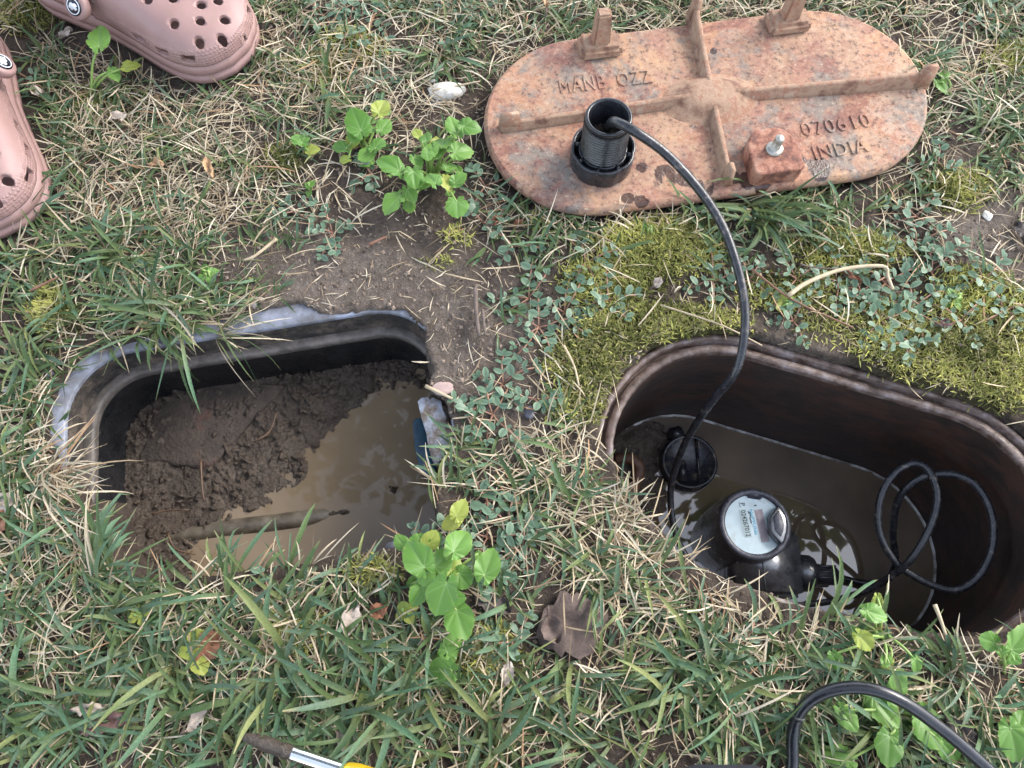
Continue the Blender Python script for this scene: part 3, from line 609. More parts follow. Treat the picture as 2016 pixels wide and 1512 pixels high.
ptext('flow_mark', 'P', -21, -43, 7, 9, M['ink'], dial); rect('printed_line', -28, -42, 11, 0.9, M['ink'], dial, 0.0002)
rect('printed_mark', 6, -41, 2.6, 6, M['ink'], dial, 0.0002); ptext('fine_print', 'mc', -4, -41, 6, 5, M['ink_faint'], dial)
ptext('fine_print', '1 10 100 1000', -31, 0, 50, 3.0, M['ink_faint'], dial); ptext('fine_print', '8 4  2 9', -26.5, 8, 34, 3.0, M['ink_faint'], dial)
ptext('fine_print', 'GAL', 5, 41, 7, 3, M['ink_faint'], dial)
# flip cover, hinge tab, side outlet
cov = [(27, -13), (33, -20), (47, -36), (52, -34), (62, -16), (64, 4), (60, 22), (50, 42), (46, 46), (30, 27), (26, 20)]
pts = [(DP(x, y).x, DP(x, y).y) for x, y in cov][::-1]
fc = obj('flip_cover', *prism_geo(pts, MT-0.001, MT+0.010, 0.002), M['meter_black'], meter)
cin = [(35, -11), (47, -26), (54, -12), (55, 4), (52, 18), (46, 30), (35, 16)]; pts = [(DP(x, y).x*1.0, DP(x, y).y) for x, y in cin][::-1]
obj('inset', *prism_geo(pts, MT+0.0095, MT+0.0112, 0.0006), M['ring'], fc)
tb = DP(4, -78 + 12); v, f = box_geo(0.016, 0.010, 0.010, 0.0015); obj('hinge_tab', xf(v, Matrix.Translation((tb.x+.001, tb.y, MT-0.003)) @ Matrix.Rotation(R(-10), 4, 'Z')), f, M['ring'], meter)
ax = ML(1582, 1128, 0.012); rotY = Matrix.Rotation(R(90), 4, 'Y')
v, f = lathe_geo([(0.0005, -0.012), (0.019, -0.012), (0.0195, 0.004), (0.017, 0.009), (0.0125, 0.011), (0.0115, 0.013), (0.0095, 0.034), (0.006, 0.037), (0.0003, 0.0375)], 20)
out = obj('cable_outlet', xf(v, Matrix.Translation(ax) @ Matrix.Rotation(R(-6), 4, 'Z') @ rotY), f, M['meter_black'], meter)
for k in range(3):
    v, f = box_geo(0.020, 0.0022, 0.004, 0.0005); obj('fin', xf(v, Matrix.Translation(ax + Vector((0.022, (k-1)*0.006, 0.0105-abs(k-1)*0.002)))), f, M['meter_black'], out)

# round black cap by the mud bank
M['cap'] = simple('black_cap_with_dried_mud', [(0.40, (0.010, 0.011, 0.016)), (0.56, (0.020, 0.020, 0.024)), (0.66, (0.12, 0.095, 0.07))], 75, 0.3, (200, 0.3, 0.001), rough_var=0.15)
cz = RWZ + 0.014; cc = W(1358, 908, cz)
cap = thing('round_cap', 'round black plastic cap smeared with dried mud at the waterline of the right pit', 'cap', (cc.x, cc.y, RWZ))
obj('cap_disc', *lathe_geo([(0.033, -0.03), (0.0325, 0.010), (0.031, 0.0135), (0.0285, 0.0145), (0.0278, 0.0125), (0.0002, 0.0125)], 48), M['cap'], cap)
v, f = box_geo(0.0035, 0.052, 0.005, 0.0008); obj('rib', xf(v, Matrix.Translation((0.009, 0, 0.0135))), f, M['cap'], cap)
v, f = box_geo(0.010, 0.024, 0.010, 0.002); obj('latch', xf(v, Matrix.Translation((-0.010, -0.012, 0.0155))), f, M['cap'], cap)
v, f = box_geo(0.016, 0.014, 0.02, 0.002); obj('hinge', xf(v, Matrix.Translation((-0.012, 0.034, 0.004)) @ Matrix.Rotation(R(15), 4, 'Z')), f, M['cap'], cap)

# ------------------------------------------------------------------ cables
M['cable'] = simple('black_cable_sheath', [(0.4, (0.012, 0.013, 0.016)), (0.58, (0.026, 0.027, 0.032)), (0.68, (0.12, 0.10, 0.082))], 130, 0.3, (160, 0.35, 0.001), rough_var=0.15)
TZ = LZ + PT + 0.0695
cp = [W(1196, 250, TZ-.03), W(1203, 243, TZ-.008), W(1212, 240, TZ+.005), W(1248, 258, TZ+.010), W(1310, 302, TZ), W(1372, 368, TZ-.012), W(1420, 440, .065), W(1450, 520, .055), W(1466, 600, .045), W(1464, 672, .036), W(1446, 735, .018),
      W(1402, 790, -.02), W(1358, 855, -.075), W(1332, 915, -.12), W(1320, 975, -.15), W(1330, 1050, -.165), W(1362, 1112, -.17), W(1420, 1168, -.175), W(1500, 1196, -.17), W(1590, 1190, -.16), W(1660, 1178, -.14), W(1730, 1150, -.115),
      W(1790, 1105, -.085), W(1832, 1035, -.07), W(1845, 975, -.06), W(1828, 925, -.06), W(1795, 912, -.065), W(1758, 935, -.07), W(1732, 985, -.08), W(1732, 1050, -.09), W(1765, 1108, -.095), W(1820, 1145, -.09), W(1880, 1162, -.08), W(1926, 1135, -.07),
      W(1954, 1075, -.06), W(1950, 1005, -.055), W(1915, 950, -.055), W(1860, 932, -.06), W(1805, 945, -.07), W(1768, 985, -.09), W(1758, 1050, -.12), W(1762, 1110, -.15), W(1738, 1148, -.178), W(1690, 1146, -.190), W(1632, 1130, -.188)]
cpath = spline(cp, 9); nC = len(cpath)
tag(obj('meter_cable', *tube_geo(cpath, [0.0046 - 0.0012*min(1, i/(nC*0.36)) for i in range(nC)], 12), M['cable']), 'black cable running from the lid down into the right pit in loose loops', 'cable')
hp = [W(1556, 1560, .012), W(1560, 1500, .014), W(1562, 1440, .022), W(1582, 1392, .036), W(1628, 1362, .048), W(1695, 1354, .056), W(1768, 1376, .058), W(1850, 1432, .052), W(1930, 1500, .045), W(2010, 1575, .035), W(2090, 1660, .02)]
hpath = spline(hp, 10); hose = thing('hose', 'thick glossy black hose bent in an arch over the grass at the bottom right', 'hose')
M['hose'] = simple('black_rubber_hose', [(0.4, (0.010, 0.011, 0.014)), (0.7, (0.022, 0.023, 0.028))], 60, 0.25, (140, 0.15, 0.001), rough_var=0.1)
obj('tube', *tube_geo(hpath, 0.0047, 14), M['hose'], hose)
i0 = min(range(len(hpath)), key=lambda i: (hpath[i]-W(1576, 1412, .03)).length)
obj('splice_band', *tube_geo([hpath[i0-1].lerp(hpath[i0], .3), hpath[i0], hpath[i0].lerp(hpath[i0+1], .6)], [0.0049, 0.0053, 0.0049], 14), simple('pale_scuff', [(0.5, (0.015, 0.015, 0.016)), (0.66, (0.22, 0.24, 0.21))], 260, 0.4), hose)

# ------------------------------------------------------------------ screwdriver with a muddy tip
M['chrome'] = simple('chrome', [(0.3, (0.75, 0.77, 0.8)), (0.7, (0.85, 0.86, 0.88))], 40, 0.12, (120, 0.05, 0.0005), metal=1.0)
M['amber'] = simple('clear_yellow_handle', [(0.3, (0.55, 0.34, 0.01)), (0.7, (0.75, 0.52, 0.03))], 40, 0.12, None); M['amber'].node_tree.nodes['Principled BSDF'].inputs['Transmission Weight'].default_value = 0.4
sdv = thing('screwdriver', 'chrome screwdriver with mud on its tip lying in the bottom grass', 'screwdriver')
a, b = W(480, 1450, .036), W(704, 1526, .044); dr = (b-a).normalized()
tip = spline([a, a.lerp(b, .12)+Vector((0, 0.0005, 0)), a.lerp(b, .25), a.lerp(b, .36), a.lerp(b, .44)], 6)
obj('mud_lump', *tube_geo([p + Vector((0, 0, 0.0005)) for p in tip], [0.0026 + 0.0028*math.sin(min(1, i/9)*1.57) * (0.85+0.3*random.random()) for i in range(len(tip))], 12), M['mud'], sdv)
obj('shaft', *tube_geo([a.lerp(b, t/10) for t in range(3, 11)], 0.0052, 20), M['chrome'], sdv)
e = b + dr*0.1
obj('handle', *tube_geo([b - dr*.012, b - dr*.008, b, b+dr*.02, b+dr*.06, b+dr*.09, e], [0.0045, 0.0065, 0.0078, 0.0078, 0.009, 0.0085, 0.006], 20), M['amber'], sdv)

# ------------------------------------------------------------------ foam clogs
def foam(name, tex):
    m, nt, b = new_mat(name); co = coord(nt)
    f = noise(nt, co, 22, 5, 0.6); c = ramp(nt, f, [(0.3, (0.26, 0.155, 0.14)), (0.7, (0.32, 0.195, 0.175))])
    d = ramp(nt, noise(nt, co, 300, 3), [(0.62, 0.0), (0.74, 0.35)]); c = mixc(nt, d, c, (0.24, 0.15, 0.12)); c = mixc(nt, ramp(nt, noise(nt, co, 34, 6, 0.75), [(0.54, 0.0), (0.68, 0.5)]), c, (0.25, 0.165, 0.125))
    nt.links.new(c, b.inputs['Base Color']); b.inputs['Roughness'].default_value = 0.5
    if tex:
        v = N(nt, 'ShaderNodeTexVoronoi'); v.inputs['Scale'].default_value = 330; v.inputs['Randomness'].default_value = 0.12; nt.links.new(co, v.inputs['Vector'])
        nt.links.new(bump(nt, ramp(nt, v.outputs['Distance'], [(0.1, 1.0), (0.55, 0.0)]), 0.6, 0.0012), b.inputs['Normal'])
    else: nt.links.new(bump(nt, noise(nt, co, 500, 3), 0.08, 0.0006), b.inputs['Normal'])
    return m
M['foam'] = foam('dusty_pink_foam', False); M['foam_tex'] = foam('dusty_pink_textured_foam', True)
M['badge_black'] = simple('black_badge', [(0.3, (0.008, 0.009, 0.014)), (0.7, (0.014, 0.016, 0.022))], 60, 0.25, None)
M['badge_white'] = simple('white_badge_print', [(0.3, (0.7, 0.73, 0.76)), (0.7, (0.8, 0.82, 0.84))], 60, 0.4, None)
CL = 0.264
_u = [0, .02, .06, .15, .3, .45, .6, .72, .8, .88, .94, .98, 1.0]
_med = [0.001, .016, .026, .034, .036, .037, .044, .051, .0535, .051, .041, .024, .001]
_lat = [0.001, .018, .029, .037, .039, .043, .051, .0565, .057, .052, .040, .023, .001]
_top = [(.40, .078), (.5, .078), (.6, .075), (.7, .069), (.8, .062), (.88, .055), (.94, .048), (.97, .0435), (.985, .040), (.994, .036), (1.0, .030)]
def lerp1(xs, ys, x): return float(np.interp(x, xs, ys))
def pch(xs, ys, x):
    """smooth interpolation"""
    return sum(float(np.interp(x+d, xs, ys))*w for d, w in ((-.02, .15), (-.01, .2), (0, .3), (.01, .2), (.02, .15))) if 0.03 < x < 0.97 else float(np.interp(x, xs, ys))
UZ = 0.024
def clog(label, loc, ang, mirror):
    """x runs to the toe tip at the origin, +y is the outer side"""
    my = -1 if mirror else 1
    t = thing('clog', label, 'shoe', loc, (0, 0, ang), 'dusty pink clogs of one pair')
    def flip(g): return ([(p[0], p[1]*my, p[2]) for p in g[0]], [tuple(q)[::-1] for q in g[1]] if mirror else g[1])
    us = sorted(set([0, .004, .012, .025, .05] + [round(.05+.9*k/36, 4) for k in range(37)] + [.962, .972, .980, .987, .992, .996, .999]))
    def outline(off):
        L = [((u-1)*CL, (pch(_u, _lat, u))) for u in us]; Rr = [((u-1)*CL, -(pch(_u, _med, u))) for u in us]
        pts = L + Rr[::-1]; n = len(pts); res = []
        for i in range(n):
            a, b = Vector(pts[i-1]), Vector(pts[(i+1) % n]); d = (b-a).normalized(); nn = Vector((-d.y, d.x)); p = Vector(pts[i]) + nn*off; res.append((p.x, p.y))
        return res
    sr = [[(x, y, z) for x, y in outline(o)] for o, z in [(-.003, 0.0), (.0015, .002), (.002, .009), (-.0005, .0105), (-.0005, .0115), (.0015, .013), (.0012, .020), (-.002, .0245), (-.006, .0250)]]
    sole = obj('sole', *flip(loft_geo(sr, True, True, True)), M['foam'], t)
    # tread notches round the toe
    ol = outline(0.0018)
    # upper: dome with wall thickness
    uu = [.40 + .60*(1-(1-k/34)**1.7) for k in range(35)]; uu[-1] = .9985
    nv = 61; vv = [2*k/(nv-1)-1 for k in range(nv)]
    def surf(u, v, inset):
        wl_, wm_ = pch(_u, _lat, u)-.001-inset, pch(_u, _med, u)-.001-inset
        wl_, wm_ = max(wl_, .0004), max(wm_, .0004)
        tp = lerp1([a for a, b in _top], [b for a, b in _top], u) - inset*0.9
        ph = math.pi/2*v; cy = math.sin(abs(ph))**(2/3.0); sz = math.cos(ph)**(2/2.3)
        y = math.copysign(cy, v)*(wl_ if v > 0 else wm_); z = UZ + max(tp-UZ, .0005)*sz; x = (u-1)*CL - inset*(1 if u > .97 else 0)
        if inset == 0 and u > .44:
            b_ = float(sstep(0.0175, 0.0160, z-UZ)); y *= 1 + 0.02*b_; x += .0012*b_*(u > .9)
        return (x, y, z)
    Vt, Ft, Mi = [], [], []; nu = len(uu)
    for ins in (0.0, 0.0035):
        for u in uu:
            for v_ in vv: Vt.append(surf(u, v_, ins))
    off = nu*nv
    for i in range(nu-1):
        for k in range(nv-1):
            q = (i*nv+k, (i+1)*nv+k, (i+1)*nv+k+1, i*nv+k+1); Ft.append(q)
            um, zm = (uu[i]+uu[i+1])/2, Vt[i*nv+k][2]-UZ; Mi.append(1 if (um > .44 and zm < .0168) or um < .46 else 0)
            Ft.append(tuple(j+off for j in q)[::-1]); Mi.append(0)
    for i in range(nu-1):
        for k, fl in ((0, False), (nv-1, True)):
            q = (i*nv+k, i*nv+k+off, (i+1)*nv+k+off, (i+1)*nv+k); Ft.append(q[::-1] if fl else q); Mi.append(0)
    for k in range(nv-1):
        for i, fl in ((0, True), (nu-1, False)):
            q = (i*nv+k, i*nv+k+off, i*nv+k+1+off, i*nv+k+1); Ft.append(q[::-1] if fl else q); Mi.append(0)
    me = mesh('upper', *flip((Vt, Ft)), [M['foam'], M['foam_tex']]); me.polygons.foreach_set('material_index', Mi)
    up = link(bpy.data.objects.new('upper', me))
    # vent holes and side slots are cut through
    cut = []
    for (hx, hy, r) in HOLES:
        v, f = lathe_geo([(r, -0.03), (r, 0.09)], 16); f = f + [tuple(range(16))[::-1], tuple(range(16, 32))]
        cut.append((xf(v, Matrix.Translation((hx, hy, 0.03))), f))
    for (u, side, ln, tw) in SLOTS:
        if side == 0: x, y, a = (u-1)*CL, 0, 0
        else:
            w0 = pch(_u, _lat if side > 0 else _med, u); w1 = pch(_u, _lat if side > 0 else _med, min(u+.01, .999)); x, y = (u-1)*CL, side*w0; a = math.atan2(side*(w1-w0), .01*CL)
        v, f = box_geo(ln, 0.016, 0.0078, 0.0010)
        m = Matrix.Translation((x, y - side*.002, UZ+.0088)) @ Matrix.Rotation(a, 4, 'Z') @ Matrix.Rotation(side*R(-12), 4, 'X') @ Matrix.Rotation(R(tw), 4, 'Y')
        cut.append((xf(v, m), f))
    cm = mesh('cut', *flip(merge(*cut)), [M['foam']], False)
    bmx = bmesh.new(); bmx.from_mesh(cm); bmesh.ops.recalc_face_normals(bmx, faces=bmx.faces); bmx.to_mesh(cm); bmx.free()
    bmx = bmesh.new(); bmx.from_mesh(me); bmesh.ops.recalc_face_normals(bmx, faces=bmx.faces); bmx.to_mesh(me); bmx.free()
    co_ = link(bpy.data.objects.new('cut', cm)); md = up.modifiers.new('b', 'BOOLEAN'); md.operation = 'DIFFERENCE'; md.solver = 'EXACT'; md.object = co_; md.use_self = True
    dg = bpy.context.evaluated_depsgraph_get(); nm = bpy.data.meshes.new_from_object(up.evaluated_get(dg)); up.modifiers.clear(); up.data = nm; nm.name = 'upper'
    bpy.data.objects.remove(co_); up.parent = t
    # heel cup wall
    hu = [u for u in us if u <= .47]; ring = []
    pts = [((u-1)*CL, -(pch(_u, _med, u)-.003), u) for u in hu[::-1]] + [((u-1)*CL, pch(_u, _lat, u)-.003, u) for u in hu]
    rr = []
    for (x, y, u) in pts:
        h = UZ + 0.016 + 0.026*sstep(.12, .44, u) + 0.012*sstep(.1, 0, u); nx_ = 0.93
        rr.append([(x, y, UZ-.001), (x, y*1.01, UZ+(h-UZ)*.5), (x*1.0, y*.985, h-.002), (x, y*.95, h), (x+.003*(u < .05), y*.88, h-.002), (x+.005*(u < .05), y*.86, UZ-.001)])
    hv, hf = loft_geo(rr, True, True, True); obj('heel_cup', *flip((hv, [tuple(q)[::-1] for q in hf])), M['foam_tex'], t)
    # heel strap with a rivet on each side
    for _ in (0,):
        sp_ = spline([(-CL*.60, -.0455, .052), (-CL*.70, -.046, .056), (-CL*.85, -.043, .066), (-CL*1.0, -.027, .074), (-CL*1.05, 0, .076), (-CL*1.0, .030, .074), (-CL*.85, .046, .066), (-CL*.70, .050, .056), (-CL*.60, .050, .052)], 6)
        rg = []
        for i, p in enumerate(sp_):
            a, b = sp_[max(i-1, 0)], sp_[min(i+1, len(sp_)-1)]; d = (b-a).normalized(); nn = Vector((d.y, -d.x, 0)).normalized()*-1; upv = Vector((0, 0, 1)); e_ = i/(len(sp_)-1); hw = .0085
            rg.append([p + nn*-.002 + upv*-hw, p + nn*.002 + upv*-hw*.9, p + nn*.0026, p + nn*.002 + upv*hw*.9, p + nn*-.002 + upv*hw])
        strap = obj('heel_strap', *flip(loft_geo(rg, True, True, True)), M['foam'], t)
    for sd_, yy in ((-1, -.047), (1, .052)):
        lug = lathe_geo([(.0125, -.003), (.0135, 0), (.0130, .004), (.0115, .0055), (.0001, .0058)], 28)
        m = Matrix.Translation((-CL*.585, yy, .052)) @ Matrix.Rotation(sd_*R(-52), 4, 'X')
        st = obj('strap_end', *flip((xf(lug[0], m), lug[1])), M['foam'], t)
        m2 = m @ Matrix.Translation((0, 0, .0056))
        bd = lathe_geo([(.0088, 0), (.0086, .0012), (.0001, .0014)], 28); rv = obj('rivet', *flip((xf(bd[0], m2), bd[1])), M['badge_black'], st)
        rg_ = lathe_geo([(.0076, .0013), (.0075, .0017), (.0069, .0017), (.0068, .0013)], 28)
        em = [(-.0045, .0006), (-.0040, .0024), (-.0020, .0034), (.0004, .0026), (.0018, .0036), (.0040, .0028), (.0052, .0010), (.0034, .0004), (.0046, -.0016), (.0028, -.0034), (.0010, -.0022), (-.0012, -.0036), (-.0030, -.0024), (-.0052, -.0018)]
        emg = prism_geo(em, .0013, .0018)
        obj('emblem', *flip(merge((xf(rg_[0], m2), rg_[1]), (xf(emg[0], m2), emg[1]))), M['badge_white'], rv)
    return t
S1 = Vector((-.274, .600)); A1 = R(-23)
_si = Matrix.Rotation(-A1, 2)
def SL(px, py, z):
    w = W(px, py, z); return _si @ (Vector((w.x, w.y)) - S1)
HOLES = []
for px, py in [(308, 29), (353, 23), (402, 24), (432, 10), (441, 38), (398, 50), (350, 60), (390, 79), (432, 67), (381, -2)]:
    q = SL(px, py, .058); HOLES.append((q.x, q.y, .0047))
for px, py in [(330, -12), (420, -22), (370, -38), (300, -15)]:
    q = SL(px, py, .058); HOLES.append((q.x, q.y, .0047))
SLOTS = [(.64, -1, .017, -6), (.76, -1, .016, -5), (.87, -1, .014, 0), (.66, 1, .017, -6), (.78, 1, .016, -5), (.885, 1, .014, 0), (.962, 1, .010, 0)]
clog('dusty pink foam clog at the top, toe pointing right, beside the round leaf', (S1.x, S1.y, .010), A1, False)
clog('dusty pink foam clog cut by the left edge, toe pointing down', (-.490, .381, .010), R(-71), True)

# ------------------------------------------------------------------ the photographer's knee
M['denim'] = simple('dark_navy_fabric', [(0.35, (0.006, 0.007, 0.013)), (0.7, (0.014, 0.016, 0.026))], 300, 0.9, (700, 0.5, 0.0006))
def knee():
    k = W(1425, 1668, .065); k.y += .027; k.x -= .034
    J = [Vector((k.x, k.y, .065)), Vector((k.x+.01, k.y-.20, .075)), Vector((k.x+.015, k.y-.40, .055)), Vector((k.x+.02, k.y-.47, .04)), Vector((k.x+.005, k.y-.03, .15)), Vector((k.x-.01, k.y-.20, .30)), Vector((k.x-.02, k.y-.36, .42)), Vector((k.x+.0, k.y-.44, .50))]
    me = bpy.data.meshes.new('person'); me.from_pydata([tuple(p) for p in J], [(0, 1), (1, 2), (2, 3), (0, 4), (4, 5), (5, 6), (6, 7)], []); o = link(bpy.data.objects.new('person', me))
    md = o.modifiers.new('s', 'SKIN'); md.use_smooth_shade = True
    for vtx, r in zip(me.skin_vertices[0].data, [.086, .082, .06, .05, .09, .105, .12, .13]): vtx.radius = (r, r)
    me.skin_vertices[0].data[0].use_root = True
    s_ = o.modifiers.new('u', 'SUBSURF'); s_.levels = 2; s_.render_levels = 2
    dg = bpy.context.evaluated_depsgraph_get(); nm = bpy.data.meshes.new_from_object(o.evaluated_get(dg)); o.modifiers.clear(); o.data = nm; nm.name = 'person'; nm.materials.clear(); nm.materials.append(M['denim'])
    return tag(o, 'bent knee in dark navy trousers at the bottom edge', 'person')
knee()

# ------------------------------------------------------------------ tree whose crown hangs over the scene and is mirrored in the water
M['bark'] = simple('grey_brown_bark', [(0.3, (.05, .04, .03)), (0.7, (.16, .13, .10))], 8, .9, (30, .8, .02)); M['tree_leaf'] = attr_mat('tree_leaf', .5, .2, 8, .2)
def tree():
    t = thing('tree', 'leafy tree overhead whose dark crown is mirrored in the pit water', 'tree', (1.6, 4.2, 0)); rg = random.Random(5)
    tr = spline([(0, 0, -.1), (0, -.1, 1.2), (-.2, -.5, 2.4), (-.5, -1.0, 3.6), (-.9, -1.6, 4.5)], 6); tube = [tube_geo(tr, [.17-.10*i/len(tr) for i in range(len(tr))], 12)]
    for k in range(14):
        b = tr[8+k % 15]; e = Vector((rg.uniform(-4.4, 1.6), rg.uniform(-2.8, .6), rg.uniform(3.6, 5.2))); tube.append(tube_geo(spline([b, b.lerp(e, .5)+Vector((0, 0, .35)), e], 6), [.05-.04*i/13 for i in range(13)], 7))
    obj('trunk', *merge(*tube), M['bark'], t)
    n = 15000; x = RNG.uniform(-4.6, 2.0, n); y = RNG.uniform(-3.6, 1.0, n); z = 4.2+RNG.normal(0, .45, n) + .3*np.sin(x*2)
    k = fbm(x, y, 1.6, 3) + .22*sstep(-3.1, -2.8, y) > .34; k &= y > np.where(x > -.45, -3.42, -3.1) + .25*(fbm(x, y, 3, 2)-.5); x, y, z = x[k], y[k], z[k]; n = len(x)
    a = RNG.uniform(0, 6.3, n); e = RNG.uniform(-.9, .9, n); L = RNG.uniform(.08, .17, n); c = cmix((.03, .06, .015), (.08, .13, .03), RNG.random(n))
    T = [0, .5, 1]; V = []; wdt = [.15, .5, .03]
    d = np.c_[np.cos(a)*np.cos(e), np.sin(a)*np.cos(e), np.sin(e)]; sdv_ = np.c_[-np.sin(a), np.cos(a), np.zeros(n)]
    V = np.stack([np.c_[x, y, z] + d*(L*tt)[:, None] + sg*sdv_*(L*w_*.5)[:, None] for tt, w_ in zip(T, wdt) for sg in (-1, 1)], 1).reshape(-1, 3)
    b = np.arange(n)*6; Q = np.concatenate([np.c_[b, b+1, b+3, b+2], np.c_[b+2, b+3, b+5, b+4]])
    o = link(bpy.data.objects.new('crown', npmesh('crown', V, Q, M['tree_leaf'], np.repeat(c, 6, 0))), t)
cmix = lambda a, b, t: np.array(a) + (np.array(b)-np.array(a))*t[:, None]
tree()

# ------------------------------------------------------------------ low plants with single leaves
def leaf_mat(name, c0, c1, vein, edge=None):
    m, nt, b = new_mat(name)
    a = N(nt, 'ShaderNodeAttribute', attribute_name='Col').outputs['Color']; sp = nt.nodes.new('ShaderNodeSeparateColor'); nt.links.new(a, sp.inputs[0])
    oi = nt.nodes.new('ShaderNodeObjectInfo'); co = coord(nt)
    c = mixc(nt, oi.outputs['Random'], c0, c1)
    c = mixc(nt, ramp(nt, noise(nt, co, 160, 4), [(0.35, 0.0), (0.75, 0.45)]), c, (c0[0]*1.5+.03, c0[1]*1.25, c0[2]*1.2))
    c = mixc(nt, sp.outputs[0], c, vein)
    if edge: c = mixc(nt, sp.outputs[1], c, edge)
    nt.links.new(c, b.inputs['Base Color']); b.inputs['Roughness'].default_value = 0.42; b.inputs['Specular IOR Level'].default_value = 0.4
    t = nt.nodes.new('ShaderNodeBsdfTranslucent'); nt.links.new(c, t.inputs[0]); mx = nt.nodes.new('ShaderNodeMixShader'); mx.inputs[0].default_value = 0.3
    nt.links.new(b.outputs[0], mx.inputs[1]); nt.links.new(t.outputs[0], mx.inputs[2]); nt.links.new(mx.outputs[0], nt.nodes['Material Output'].inputs[0])
    return m
M['violet'] = leaf_mat('violet_leaf', (0.085, 0.21, 0.035), (0.16, 0.31, 0.065), (0.26, 0.40, 0.15), (0.30, 0.34, 0.10))
M['violet_yellow'] = leaf_mat('yellowing_leaf', (0.24, 0.33, 0.06), (0.36, 0.38, 0.08), (0.42, 0.44, 0.15), (0.42, 0.32, 0.14))
M['spurge'] = leaf_mat('spurge_leaf', (0.11, 0.205, 0.12), (0.225, 0.345, 0.23), (0.09, 0.14, 0.09))
M['spurge_stem'] = simple('reddish_stem', [(0.3, (0.20, 0.09, 0.06)), (0.7, (0.32, 0.19, 0.12))], 90, 0.6)
M['petiole'] = simple('green_petiole', [(0.3, (0.16, 0.27, 0.06)), (0.7, (0.27, 0.36, 0.10))], 90, 0.5)
def heart_leaf(kind, seed):
    """unit leaf, notch at the origin, tip along +x; veins fan from the notch, edge toothed, blade cupped"""
    rg = random.Random(seed); nA, nR = 72, 8; v, cols, f = [(0, 0, 0)], [(1, 0, 0)], []
    gap = .90 if kind == 0 else .94
    bites = [(rg.uniform(.9, 5.3), rg.uniform(.10, .2), rg.uniform(.08, .25)) for _ in range(3 if kind == 2 else rg.randrange(2))]
    ph = rg.uniform(0, 6); veins = [-2.2, -1.45, -.75, 0, .75, 1.45, 2.2]
    for j in range(nA+1):
        a = -math.pi*gap + 2*math.pi*gap*j/nA; ca = math.cos(a); aa = abs(a)
        if kind == 1: rr = 0.62 + 0.24*ca + 0.02*math.cos(2*a)                                  # kidney, rounder
        else: rr = 0.56 + 0.30*ca + 0.10*math.cos(2*a) + 0.16*math.exp(-(aa/.30)**2) + .06*math.exp(-((aa-2.4)/.45)**2)   # heart with a tip
        if kind == 3: rr = (0.50 + 0.22*ca + 0.12*math.cos(2*a) + 0.26*math.exp(-(aa/.35)**2))*(1 - .13*abs(((a*4.2) % 1)-.5)*2)
        rr *= 1 - 0.045*(0.5-0.5*math.cos(a*26)) + rg.uniform(-.008, .008)
        for (ba, bw, bd) in bites: rr *= 1 - bd*max(0, 1-abs((a+math.pi)-ba)/bw)
        dv = min(abs(a-q) for q in veins)
        for k in range(1, nR+1):
            t = k/nR; x = rr*t*ca; y = rr*t*math.sin(a)*0.96; dist = dv*t                        # distance from the nearest vein
            puff = min(1, dist/.16)**.6
            z = 0.045*puff*t*(1.15-t)*1.6 + 0.20*abs(y)*(1.0-.35*t) + 0.07*math.sin(a*3+ph)*t**2 + .03*math.sin(a*9+ph)*t**4 - .13*max(0, x)**2
            v.append((x, y, z)); cols.append((max(0, 1-dist/.05)*(1-.6*t)*.5, max(0, t-.87)*4*(rg.random() < .25), 0))
    for j in range(nA):
        b0, b1 = 1+j*nR, 1+(j+1)*nR; f.append((0, b0, b1))
        for k in range(nR-1): f.append((b0+k, b0+k+1, b1+k+1, b1+k))
    me = mesh('leaf', v, f, None); at = me.color_attributes.new('Col', 'FLOAT_COLOR', 'POINT')
    for i, c in enumerate(cols): at.data[i].color = (*c, 1)
    return me
def with_mat(me, m): me = me.copy(); me.name = 'leaf'; me.materials.clear(); me.materials.append(m); return me
HL = [heart_leaf(k, s) for k, s in ((0, 1), (1, 2), (0, 3), (2, 4), (0, 5), (3, 6), (3, 7), (2, 8))]
HLG = [with_mat(m, M['violet']) for m in HL]; HLY = [with_mat(m, M['violet_yellow']) for m in HL]
